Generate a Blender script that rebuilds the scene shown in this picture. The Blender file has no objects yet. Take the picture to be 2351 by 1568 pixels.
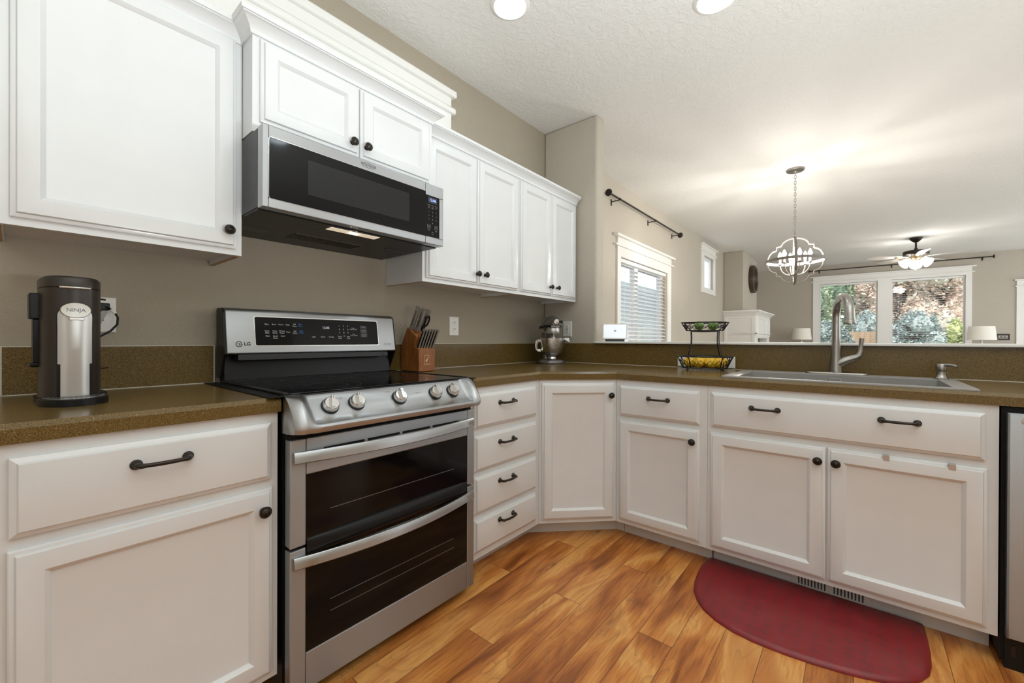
import bpy, bmesh, math, random
from mathutils import Vector, Matrix
random.seed(7)
S = bpy.context.scene
COL = S.collection
PI = math.pi

# ---------------------------------------------------------------- camera
cam_data = bpy.data.cameras.new('camera')
cam_data.sensor_width = 36.0
cam_data.lens = 955.98 / 2351 * 36.0
cam_data.shift_y = -1.525 / 2351
cam_data.clip_start = 0.05
cam = bpy.data.objects.new('camera', cam_data)
COL.objects.link(cam)
_a, _pi, _ro = 0.6921, -0.0029, -0.0039          # heading, pitch and roll of the hand-levelled camera
_f = Vector((math.cos(_a), math.sin(_a), 0))
_r = Vector((math.sin(_a), -math.cos(_a), 0))
_u = Vector((0, 0, 1))
_f, _u = _f * math.cos(_pi) + _u * math.sin(_pi), _u * math.cos(_pi) - _f * math.sin(_pi)
_r, _u = _r * math.cos(_ro) - _u * math.sin(_ro), _r * math.sin(_ro) + _u * math.cos(_ro)
cam.matrix_world = Matrix(((_r.x, _u.x, -_f.x, -0.5182), (_r.y, _u.y, -_f.y, -1.9512), (_r.z, _u.z, -_f.z, 1.0856), (0, 0, 0, 1)))
S.camera = cam

# ---------------------------------------------------------------- world, sun, exposure
S.view_settings.view_transform = 'Standard'
S.view_settings.look = 'None'
S.view_settings.gamma = 1.0
S.view_settings.use_curve_mapping = False
S.view_settings.exposure = 0.0
S.cycles.use_denoising = True
S.cycles.max_bounces = 10
S.cycles.diffuse_bounces = 5
S.cycles.glossy_bounces = 5
S.cycles.transmission_bounces = 6
S.cycles.transparent_max_bounces = 12
S.cycles.caustics_reflective = False
S.cycles.caustics_refractive = False
S.cycles.sample_clamp_indirect = 6.0

SKY = 2.4            # daylight
CAN = 25.0            # recessed lights
BULB = 560.0          # chandelier
FANL = 44.0           # fan shades
w = bpy.data.worlds.new('world')
S.world = w
w.use_nodes = True
wn = w.node_tree.nodes
wl = w.node_tree.links
bg = wn['Background']
bg.inputs['Color'].default_value = (0.93, 0.97, 1.0, 1)
bg.inputs['Strength'].default_value = SKY
sun = bpy.data.lights.new('sun', 'SUN')
sun.energy = 3.0
sun.angle = 0.02
sun.color = (1.0, 0.93, 0.82)
sun_o = bpy.data.objects.new('sun', sun)
COL.objects.link(sun_o)
sun_o.location = (0, -2, 12)
sun_o.rotation_euler = Vector((0.62, 0.10, -0.72)).to_track_quat('-Z', 'Y').to_euler()

# unseen up-light, added to brighten the ceiling and fill the room
fl = bpy.data.lights.new('ceiling_fill', 'AREA')
fl.shape = 'DISK'
fl.size = 0.5
fl.energy = 106.0
fl.color = (0.86, 0.96, 1.0)
fl_o = bpy.data.objects.new('ceiling_fill', fl)
COL.objects.link(fl_o)
fl_o.location = (0.05, -2.75, 1.05)
fl_o.rotation_euler = (PI, 0, 0)

# ---------------------------------------------------------------- materials
def srgb(r, g, b):
    def f(c):
        c /= 255.0
        return c / 12.92 if c <= 0.04045 else ((c + 0.055) / 1.055) ** 2.4
    return (f(r), f(g), f(b), 1)

class NT:
    """small node-tree helper"""
    def __init__(s, name):
        s.m = bpy.data.materials.new(name)
        s.m.use_nodes = True
        s.t = s.m.node_tree
        s.b = s.t.nodes['Principled BSDF']
        s.out = s.t.nodes['Material Output']
    def n(s, typ, **kw):
        nd = s.t.nodes.new(typ)
        for k, v in kw.items():
            if hasattr(nd, k):
                setattr(nd, k, v)
        return nd
    def l(s, a, b):
        s.t.links.new(a, b)
    def math(s, op, a, b=None, c=None):
        nd = s.n('ShaderNodeMath', operation=op)
        for i, v in enumerate((a, b, c)):
            if v is None:
                continue
            if isinstance(v, (int, float)):
                nd.inputs[i].default_value = v
            else:
                s.l(v, nd.inputs[i])
        return nd.outputs[0]
    def comb(s, x, y, z):
        nd = s.n('ShaderNodeCombineXYZ')
        for i, v in enumerate((x, y, z)):
            if isinstance(v, (int, float)):
                nd.inputs[i].default_value = v
            else:
                s.l(v, nd.inputs[i])
        return nd.outputs[0]
    def noise(s, vec, scale, detail=3.0, rough=0.5, dist=0.0):
        nd = s.n('ShaderNodeTexNoise')
        if vec is not None:
            s.l(vec, nd.inputs['Vector'])
        nd.inputs['Scale'].default_value = scale
        nd.inputs['Detail'].default_value = detail
        nd.inputs['Roughness'].default_value = rough
        nd.inputs['Distortion'].default_value = dist
        return nd.outputs['Fac']
    def ramp(s, fac, stops, interp='LINEAR'):
        nd = s.n('ShaderNodeValToRGB')
        nd.color_ramp.interpolation = interp
        el = nd.color_ramp.elements
        while len(el) < len(stops):
            el.new(0.5)
        for e, (p, c) in zip(el, stops):
            e.position = p
            e.color = c if len(c) == 4 else (*c, 1)
        s.l(fac, nd.inputs['Fac'])
        return nd.outputs['Color']
    def mix(s, fac, a, b, mode='MIX'):
        nd = s.n('ShaderNodeMix', data_type='RGBA', blend_type=mode)
        if isinstance(fac, (int, float)):
            nd.inputs[0].default_value = fac
        else:
            s.l(fac, nd.inputs[0])
        for i, v in ((6, a), (7, b)):
            if isinstance(v, tuple):
                nd.inputs[i].default_value = v if len(v) == 4 else (*v, 1)
            else:
                s.l(v, nd.inputs[i])
        return nd.outputs[2]
    def bump(s, h, strength, dist=0.002):
        nd = s.n('ShaderNodeBump')
        nd.inputs['Strength'].default_value = strength
        nd.inputs['Distance'].default_value = dist
        s.l(h, nd.inputs['Height'])
        s.l(nd.outputs['Normal'], s.b.inputs['Normal'])
    def pos(s):
        return s.n('ShaderNodeNewGeometry').outputs['Position']
    def obj(s):
        return s.n('ShaderNodeTexCoord').outputs['Object']

def mat(name, col, rough=0.5, metal=0.0, spec=None, coat=0.0, emit=None, estr=0.0, trans=0.0, alpha=None):
    k = NT(name)
    b = k.b
    b.inputs['Base Color'].default_value = col if len(col) == 4 else (*col, 1)
    b.inputs['Roughness'].default_value = rough
    b.inputs['Metallic'].default_value = metal
    if spec is not None:
        b.inputs['Specular IOR Level'].default_value = spec
    if coat:
        b.inputs['Coat Weight'].default_value = coat
        b.inputs['Coat Roughness'].default_value = 0.06
    if emit:
        b.inputs['Emission Color'].default_value = emit if len(emit) == 4 else (*emit, 1)
        b.inputs['Emission Strength'].default_value = estr
    if trans:
        b.inputs['Transmission Weight'].default_value = trans
    # a faint procedural variation so nothing is perfectly flat
    nz = k.noise(k.obj(), 35.0, 2.0)
    r = k.n('ShaderNodeMapRange')
    r.inputs['To Min'].default_value = max(0.0, rough - 0.03)
    r.inputs['To Max'].default_value = min(1.0, rough + 0.03)
    k.l(nz, r.inputs['Value'])
    k.l(r.outputs[0], b.inputs['Roughness'])
    return k.m

M = {}
def make_materials():
    # painted cabinets: warm white with a soft sheen and faint brush texture
    k = NT('cabinet_paint')
    k.b.inputs['Base Color'].default_value = (0.68, 0.69, 0.69, 1)
    k.b.inputs['Roughness'].default_value = 0.23
    p = k.obj()
    n1 = k.noise(p, 9.0, 4.0)
    k.l(k.ramp(n1, [(0.3, (0.67, 0.68, 0.68)), (0.7, (0.69, 0.70, 0.70))]), k.b.inputs['Base Color'])
    k.bump(k.noise(p, 60.0, 2.0), 0.04, 0.001)
    M['cab'] = k.m
    M['trim'] = mat('trim_paint', (0.80, 0.785, 0.75), 0.35)
    M['panelwood'] = mat('bare_wood_edge', (0.45, 0.25, 0.11), 0.5)
    # walls: greige orange-peel
    def wall(name, col, sc=95.0, st=0.35):
        k = NT(name)
        k.b.inputs['Roughness'].default_value = 0.75
        p = k.pos()
        a = k.noise(p, 1.3, 2.0)
        c1 = tuple(v * 0.97 for v in col)
        c2 = tuple(v * 1.03 for v in col)
        k.l(k.ramp(a, [(0.3, c1), (0.7, c2)]), k.b.inputs['Base Color'])
        k.bump(k.ramp(k.noise(p, sc, 3.0, 0.55, 0.4), [(0.38, (0, 0, 0)), (0.62, (1, 1, 1))]), st, 0.0025)
        return k.m
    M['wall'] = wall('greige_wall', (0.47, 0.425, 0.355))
    M['wall_shaded'] = wall('greige_wall_shaded', (0.375, 0.325, 0.25))  # same greige wall, colour darkened to stand in for the kitchen's shade
    # ceiling: knock-down texture
    k = NT('ceiling_texture')
    k.b.inputs['Roughness'].default_value = 0.85
    k.b.inputs['Base Color'].default_value = (0.76, 0.745, 0.715, 1)
    p = k.pos()
    h = k.ramp(k.noise(p, 30.0, 4.0, 0.6, 0.8), [(0.44, (0, 0, 0)), (0.58, (1, 1, 1))])
    k.bump(h, 0.34, 0.005)
    M['ceil'] = k.m
    # countertop: speckled olive brown solid surface
    k = NT('countertop_speckle')
    p = k.pos()
    fine = k.noise(p, 420.0, 2.0, 0.7)
    base = k.ramp(fine, [(0.30, (0.042, 0.023, 0.005)), (0.48, (0.125, 0.077, 0.019)), (0.62, (0.180, 0.117, 0.036)), (0.74, (0.29, 0.205, 0.08))])
    v = k.n('ShaderNodeTexVoronoi')
    v.inputs['Scale'].default_value = 210.0
    k.l(p, v.inputs['Vector'])
    wn_ = k.n('ShaderNodeTexWhiteNoise')
    k.l(v.outputs['Color'], wn_.inputs['Vector'])
    near = k.math('LESS_THAN', v.outputs['Distance'], 0.22)
    rare = k.math('GREATER_THAN', wn_.outputs['Value'], 0.93)
    dark = k.math('LESS_THAN', wn_.outputs['Value'], 0.12)
    c = k.mix(k.math('MULTIPLY', near, rare), base, (0.36, 0.27, 0.14))
    c = k.mix(k.math('MULTIPLY', near, dark), c, (0.025, 0.016, 0.008))
    k.l(c, k.b.inputs['Base Color'])
    k.b.inputs['Roughness'].default_value = 0.24
    M['counter'] = k.m
    M['caulk'] = mat('white_caulk', (0.62, 0.58, 0.50), 0.5)
    # plank floor along x: rows 0.1238 deep, 1.19 long, stepped by a third
    k = NT('plank_floor')
    sp = k.n('ShaderNodeSeparateXYZ')
    k.l(k.pos(), sp.inputs[0])
    X, Y = sp.outputs[0], sp.outputs[1]
    rowf = k.math('DIVIDE', k.math('SUBTRACT', k.math('MULTIPLY', Y, -1.0), 0.834), 0.1238)
    row = k.math('FLOOR', rowf)
    fy = k.math('SUBTRACT', rowf, row)
    xs = k.math('DIVIDE', k.math('SUBTRACT', k.math('SUBTRACT', X, 0.579), k.math('MULTIPLY', row, 0.3967)), 1.19)
    colf = k.math('FLOOR', xs)
    fx = k.math('SUBTRACT', xs, colf)
    wn2 = k.n('ShaderNodeTexWhiteNoise')
    k.l(k.comb(row, colf, 0.0), wn2.inputs['Vector'])
    rv = wn2.outputs['Value']
    spc = k.n('ShaderNodeSeparateColor')
    k.l(wn2.outputs['Color'], spc.inputs[0])
    ox = k.math('MULTIPLY', spc.outputs[0], 40.0)
    oy = k.math('MULTIPLY', spc.outputs[1], 40.0)
    vec = k.comb(k.math('ADD', k.math('MULTIPLY', X, 1.0), ox), k.math('ADD', k.math('MULTIPLY', Y, 3.6), oy), 0.0)
    big = k.noise(vec, 1.55, 2.0, 0.5, 1.0)
    field = k.noise(vec, 2.1, 1.5, 0.45, 0.7)
    rings = k.math('FRACT', k.math('MULTIPLY', field, 13.0))
    line = k.ramp(rings, [(0.0, (1, 1, 1)), (0.09, (0, 0, 0)), (0.62, (0, 0, 0)), (1.0, (0.45, 0.45, 0.45))])
    patch = k.ramp(k.noise(vec, 1.3, 1.0), [(0.42, (0, 0, 0)), (0.60, (1, 1, 1))])
    # knots: rings round scattered points
    vk = k.comb(k.math('ADD', k.math('MULTIPLY', X, 2.6), ox), k.math('ADD', k.math('MULTIPLY', Y, 8.1), oy), 0.0)
    wob = k.n('ShaderNodeTexNoise')
    k.l(vk, wob.inputs['Vector'])
    wob.inputs['Scale'].default_value = 2.5
    va = k.n('ShaderNodeVectorMath', operation='MULTIPLY_ADD')
    k.l(wob.outputs['Color'], va.inputs[0])
    va.inputs[1].default_value = (0.35, 0.35, 0.0)
    k.l(vk, va.inputs[2])
    vo = k.n('ShaderNodeTexVoronoi')
    vo.inputs['Scale'].default_value = 0.9
    k.l(va.outputs[0], vo.inputs['Vector'])
    spk = k.n('ShaderNodeSeparateColor')
    k.l(vo.outputs['Color'], spk.inputs[0])
    inside = k.math('MULTIPLY', k.ramp(vo.outputs['Distance'], [(0.16, (1, 1, 1)), (0.34, (0, 0, 0))]), k.math('GREATER_THAN', spk.outputs[0], 0.62))
    kr = k.ramp(k.math('FRACT', k.math('MULTIPLY', vo.outputs['Distance'], 15.0)), [(0.0, (1, 1, 1)), (0.22, (0, 0, 0)), (1.0, (0.3, 0.3, 0.3))])
    core = k.math('MULTIPLY', k.ramp(vo.outputs['Distance'], [(0.03, (1, 1, 1)), (0.09, (0, 0, 0))]), k.math('GREATER_THAN', spk.outputs[0], 0.62))
    vec2 = k.comb(k.math('ADD', k.math('MULTIPLY', X, 2.2), ox), k.math('ADD', k.math('MULTIPLY', Y, 30.0), oy), 0.0)
    grain = k.noise(vec2, 3.2, 4.0, 0.6, 0.6)
    t = k.math('ADD', big, k.math('MULTIPLY', k.math('SUBTRACT', rv, 0.5), 0.17))
    t = k.math('ADD', t, k.math('MULTIPLY', k.math('SUBTRACT', grain, 0.5), 0.22))
    base = k.ramp(t, [(0.28, (0.25, 0.072, 0.017)), (0.39, (0.43, 0.140, 0.031)), (0.50, (0.60, 0.230, 0.053)), (0.60, (0.74, 0.365, 0.105)), (0.74, (0.55, 0.205, 0.050))])
    c = k.mix(k.math('MULTIPLY', k.math('MULTIPLY', line, patch), 0.60), base, (0.24, 0.090, 0.032))
    c = k.mix(k.math('MULTIPLY', inside, k.math('ADD', 0.22, k.math('MULTIPLY', kr, 0.50))), c, (0.30, 0.115, 0.036))
    c = k.mix(k.math('MULTIPLY', core, 0.6), c, (0.12, 0.045, 0.018))
    fl = k.ramp(grain, [(0.34, (0.86, 0.83, 0.80)), (0.5, (1, 1, 1)), (0.66, (1.03, 1.02, 1.0))])
    c = k.mix(1.0, c, fl, 'MULTIPLY')
    dy = k.math('MINIMUM', fy, k.math('SUBTRACT', 1.0, fy))
    dx = k.math('MINIMUM', fx, k.math('SUBTRACT', 1.0, fx))
    seam = k.math('MAXIMUM', k.math('LESS_THAN', dy, 0.0095), k.math('LESS_THAN', dx, 0.0011))
    c = k.mix(k.math('MULTIPLY', seam, 0.75), c, (0.09, 0.036, 0.012))
    k.l(c, k.b.inputs['Base Color'])
    k.b.inputs['Roughness'].default_value = 0.33
    k.bump(k.math('SUBTRACT', k.math('MULTIPLY', grain, 0.25), seam), 0.15, 0.001)
    M['floor'] = k.m
    # brushed stainless
    def steel(name, col, rough, aniso=0.75):
        k = NT(name)
        k.b.inputs['Base Color'].default_value = (*col, 1)
        k.b.inputs['Metallic'].default_value = 1.0
        sp = k.n('ShaderNodeSeparateXYZ')
        k.l(k.obj(), sp.inputs[0])
        v = k.comb(k.math('MULTIPLY', sp.outputs[0], 6.0), k.math('MULTIPLY', sp.outputs[1], 6.0), k.math('MULTIPLY', sp.outputs[2], 420.0))
        nz = k.noise(v, 1.0, 3.0, 0.6)
        r = k.n('ShaderNodeMapRange')
        r.inputs['To Min'].default_value = rough - 0.05
        r.inputs['To Max'].default_value = rough + 0.08
        k.l(nz, r.inputs['Value'])
        k.l(r.outputs[0], k.b.inputs['Roughness'])
        k.b.inputs['Anisotropic'].default_value = aniso
        k.b.inputs['Anisotropic Rotation'].default_value = 0.25
        tg = k.n('ShaderNodeTangent', direction_type='RADIAL', axis='Z')
        k.l(tg.outputs[0], k.b.inputs['Tangent'])
        return k.m
    M['steel'] = steel('brushed_stainless', (0.44, 0.45, 0.455), 0.36)
    M['steel_door'] = steel('smudge_proof_stainless', (0.40, 0.425, 0.44), 0.42)
    M['steel_hi'] = steel('polished_stainless', (0.66, 0.65, 0.63), 0.2, 0.4)
    M['nickel'] = mat('brushed_nickel', (0.36, 0.34, 0.315), 0.3, 1.0)
    M['chrome'] = mat('chrome', (0.7, 0.7, 0.68), 0.1, 1.0)
    M['black_glass'] = mat('black_glass', (0.004, 0.004, 0.004), 0.07, 0.0, 0.22)
    M['cook_glass'] = mat('ceramic_glass', (0.005, 0.005, 0.006), 0.09, 0.0, 0.32)
    M['black'] = mat('black_plastic', (0.008, 0.008, 0.008), 0.35, spec=0.25)
    M['black_matte'] = mat('black_matte', (0.007, 0.007, 0.007), 0.6, spec=0.2)
    M['dark_metal'] = mat('dark_grey_metal', (0.045, 0.045, 0.046), 0.4, 0.5)
    M['bronze'] = mat('oiled_bronze', (0.030, 0.024, 0.019), 0.32, 0.55)
    M['iron'] = mat('black_iron_wire', (0.012, 0.010, 0.009), 0.4, 0.3)
    M['white_plastic'] = mat('white_plastic', (0.78, 0.76, 0.72), 0.35)
    M['slot'] = mat('outlet_slot', (0.05, 0.045, 0.04), 0.6)
    M['sink'] = mat('grey_composite', (0.27, 0.255, 0.24), 0.38)
    M['grille'] = mat('filter_mesh', (0.16, 0.13, 0.10), 0.45, 0.7)
    M['espresso'] = mat('dark_bronze_plastic', (0.035, 0.027, 0.022), 0.36, 0.35)
    M['silver'] = mat('satin_silver', (0.55, 0.54, 0.52), 0.32, 0.85)
    M['mixer_paint'] = mat('pewter_paint', (0.17, 0.155, 0.15), 0.25, 0.5, coat=0.6)
    M['mesh_window'] = mat('screened_glass', (0.011, 0.011, 0.011), 0.25, spec=0.3)
    M['text'] = mat('printed_lettering', (0.62, 0.62, 0.60), 0.5)
    M['text_dim'] = mat('printed_lettering_dim', (0.33, 0.32, 0.31), 0.5)
    M['text_dark'] = mat('engraved_lettering', (0.16, 0.16, 0.16), 0.4, 0.6)
    M['ring_mark'] = mat('burner_print', (0.022, 0.022, 0.022), 0.3)
    M['text_blue'] = mat('blue_lettering', (0.03, 0.22, 0.62), 0.5)
    M['led_white'] = mat('clock_digits', (0.6, 0.65, 0.7), 0.5, emit=(0.75, 0.85, 1.0), estr=0.35)
    M['led_blue'] = mat('blue_digits', (0.3, 0.4, 0.9), 0.5, emit=(0.32, 0.42, 1.0), estr=1.6)
    M['lcd'] = mat('display_backing', (0.02, 0.022, 0.03), 0.2, emit=(0.10, 0.12, 0.22), estr=0.10)
    M['screen'] = mat('lit_screen', (0.7, 0.72, 0.75), 0.15, emit=(0.85, 0.92, 1.0), estr=0.5)
    M['grey_fabric'] = mat('charcoal_fabric', (0.05, 0.052, 0.06), 0.9)
    k = NT('lens_light')
    k.b.inputs['Base Color'].default_value = (1, 1, 1, 1)
    k.b.inputs['Emission Color'].default_value = (0.80, 0.93, 1.0, 1)
    k.b.inputs['Emission Strength'].default_value = CAN
    M['lens'] = k.m
    M['bulb'] = mat('bulb_glow', (1, 0.95, 0.88), 0.3, emit=(1.0, 0.95, 0.88), estr=BULB)
    M['fan_glass'] = mat('lit_frosted_glass', (1, 0.97, 0.92), 0.3, emit=(1.0, 0.97, 0.92), estr=FANL)
    M['hood_light'] = mat('hood_lamp', (1, 0.95, 0.85), 0.3, emit=(1.0, 0.86, 0.62), estr=0.45)
    M['hood_led'] = mat('hood_led', (1, 0.95, 0.85), 0.3, emit=(1.0, 0.88, 0.66), estr=45.0)
    # block wood
    def wood(name, a, b, sc=1.0, rough=0.35):
        k = NT(name)
        sp = k.n('ShaderNodeSeparateXYZ')
        k.l(k.obj(), sp.inputs[0])
        v = k.comb(k.math('MULTIPLY', sp.outputs[0], 60.0 * sc), k.math('MULTIPLY', sp.outputs[1], 60.0 * sc), k.math('MULTIPLY', sp.outputs[2], 9.0 * sc))
        k.l(k.ramp(k.noise(v, 1.0, 4.0, 0.6, 0.6), [(0.3, a), (0.7, b)]), k.b.inputs['Base Color'])
        k.b.inputs['Roughness'].default_value = rough
        return k.m
    M['block'] = wood('acacia_block', (0.20, 0.062, 0.013), (0.36, 0.135, 0.032))
    M['darkwood'] = wood('espresso_wood', (0.035, 0.018, 0.010), (0.075, 0.042, 0.024), 0.4)
    M['fencewood'] = wood('cedar_fence', (0.30, 0.19, 0.12), (0.42, 0.29, 0.19), 0.15, 0.8)
    M['tan_logo'] = mat('pale_print', (0.72, 0.52, 0.30), 0.5)
    # citrus skins
    def peel(name, a, b, sc):
        k = NT(name)
        p = k.obj()
        k.l(k.ramp(k.noise(p, sc, 3.0), [(0.35, a), (0.65, b)]), k.b.inputs['Base Color'])
        k.b.inputs['Roughness'].default_value = 0.38
        k.bump(k.noise(p, 380.0, 1.0), 0.25, 0.001)
        return k.m
    M['lemon'] = peel('lemon_peel', (0.80, 0.44, 0.015), (0.90, 0.60, 0.03), 30.0)
    M['lime'] = peel('lime_peel', (0.07, 0.155, 0.02), (0.15, 0.26, 0.038), 40.0)
    # mat: burgundy vinyl with a basket-weave emboss
    k = NT('burgundy_mat')
    p = k.obj()
    ck = k.n('ShaderNodeTexChecker')
    ck.inputs['Scale'].default_value = 30.0
    mp = k.n('ShaderNodeMapping')
    mp.inputs['Rotation'].default_value = (0, 0, 0.785)
    k.l(p, mp.inputs['Vector'])
    k.l(mp.outputs[0], ck.inputs['Vector'])
    nz = k.noise(p, 14.0, 5.0, 0.65)
    c = k.ramp(nz, [(0.3, (0.165, 0.013, 0.017)), (0.7, (0.235, 0.026, 0.030))])
    c = k.mix(k.math('MULTIPLY', ck.outputs['Fac'], 0.45), c, (0.27, 0.010, 0.012))
    k.l(c, k.b.inputs['Base Color'])
    k.b.inputs['Roughness'].default_value = 0.42
    k.bump(k.math('ADD', ck.outputs['Fac'], k.math('MULTIPLY', k.noise(p, 260.0, 2.0), 0.6)), 0.25, 0.0015)
    M['mat'] = k.m
    M['shade'] = mat('linen_shade', (0.83, 0.80, 0.72), 0.9)
    M['shade_base'] = mat('pale_lamp_base', (0.70, 0.68, 0.64), 0.3)
    # pane glass
    k = NT('window_glass')
    tr = k.n('ShaderNodeBsdfTransparent')
    gl = k.n('ShaderNodeBsdfGlossy')
    gl.inputs['Roughness'].default_value = 0.02
    mx = k.n('ShaderNodeMixShader')
    lw = k.n('ShaderNodeLayerWeight')
    lw.inputs['Blend'].default_value = 0.35
    mr = k.math('MULTIPLY', lw.outputs['Fresnel'], 0.55)
    k.l(mr, mx.inputs[0])
    k.l(tr.outputs[0], mx.inputs[1])
    k.l(gl.outputs[0], mx.inputs[2])
    k.l(mx.outputs[0], k.out.inputs['Surface'])
    M['glass'] = k.m
    # frosted pane
    k = NT('frosted_glass')
    tl = k.n('ShaderNodeBsdfTranslucent')
    tl.inputs['Color'].default_value = (0.96, 0.98, 1, 1)
    tr = k.n('ShaderNodeBsdfTransparent')
    mx = k.n('ShaderNodeMixShader')
    mx.inputs[0].default_value = 0.5
    k.l(tl.outputs[0], mx.inputs[1])
    k.l(tr.outputs[0], mx.inputs[2])
    k.l(mx.outputs[0], k.out.inputs['Surface'])
    M['frost'] = k.m
    M['blind'] = mat('white_blind_slat', (0.80, 0.80, 0.79), 0.45)
    M['mirror'] = mat('mirror_glass', (0.75, 0.74, 0.72), 0.03, 1.0)
    M['brass'] = mat('antique_brass', (0.46, 0.34, 0.20), 0.3, 0.9)
    M['blade_pale'] = mat('fan_blade', (0.50, 0.46, 0.42), 0.3)
    M['cream_metal'] = mat('weathered_grey_metal', (0.20, 0.175, 0.15), 0.4, 0.35)
    M['carpet'] = mat('beige_carpet', (0.52, 0.48, 0.42), 0.95)
    M['grass'] = mat('lawn', (0.06, 0.12, 0.03), 0.95)
    def leaf(name, stops):
        k = NT(name)
        oi = k.n('ShaderNodeNewGeometry')
        wn_ = k.n('ShaderNodeTexWhiteNoise')
        wn_.noise_dimensions = '1D'
        k.l(oi.outputs['Random Per Island'], wn_.inputs['W'])
        k.l(k.ramp(wn_.outputs['Value'], stops), k.b.inputs['Base Color'])
        k.b.inputs['Roughness'].default_value = 0.6
        return k.m
    M['leaf_green'] = leaf('green_leaves', [(0, (0.10, 0.19, 0.13)), (0.5, (0.22, 0.33, 0.20)), (1, (0.48, 0.52, 0.34))])
    M['leaf_blue'] = leaf('blue_green_needles', [(0, (0.13, 0.19, 0.19)), (0.5, (0.26, 0.34, 0.34)), (1, (0.50, 0.57, 0.56))])
    M['leaf_autumn'] = leaf('autumn_leaves', [(0, (0.32, 0.21, 0.16)), (0.35, (0.55, 0.40, 0.32)), (0.7, (0.66, 0.55, 0.46)), (0.85, (0.40, 0.46, 0.36)), (1, (0.80, 0.76, 0.66))])
    M['leaf_lime'] = leaf('yellow_green_leaves', [(0, (0.28, 0.36, 0.12)), (0.6, (0.48, 0.55, 0.22)), (1, (0.75, 0.78, 0.45))])
    M['bark'] = mat('bark', (0.07, 0.05, 0.035), 0.9)
    M['siding'] = mat('pale_blue_siding', (0.52, 0.60, 0.68), 0.7)
    M['vinyl'] = mat('white_vinyl', (0.78, 0.79, 0.80), 0.4)
make_materials()

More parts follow.
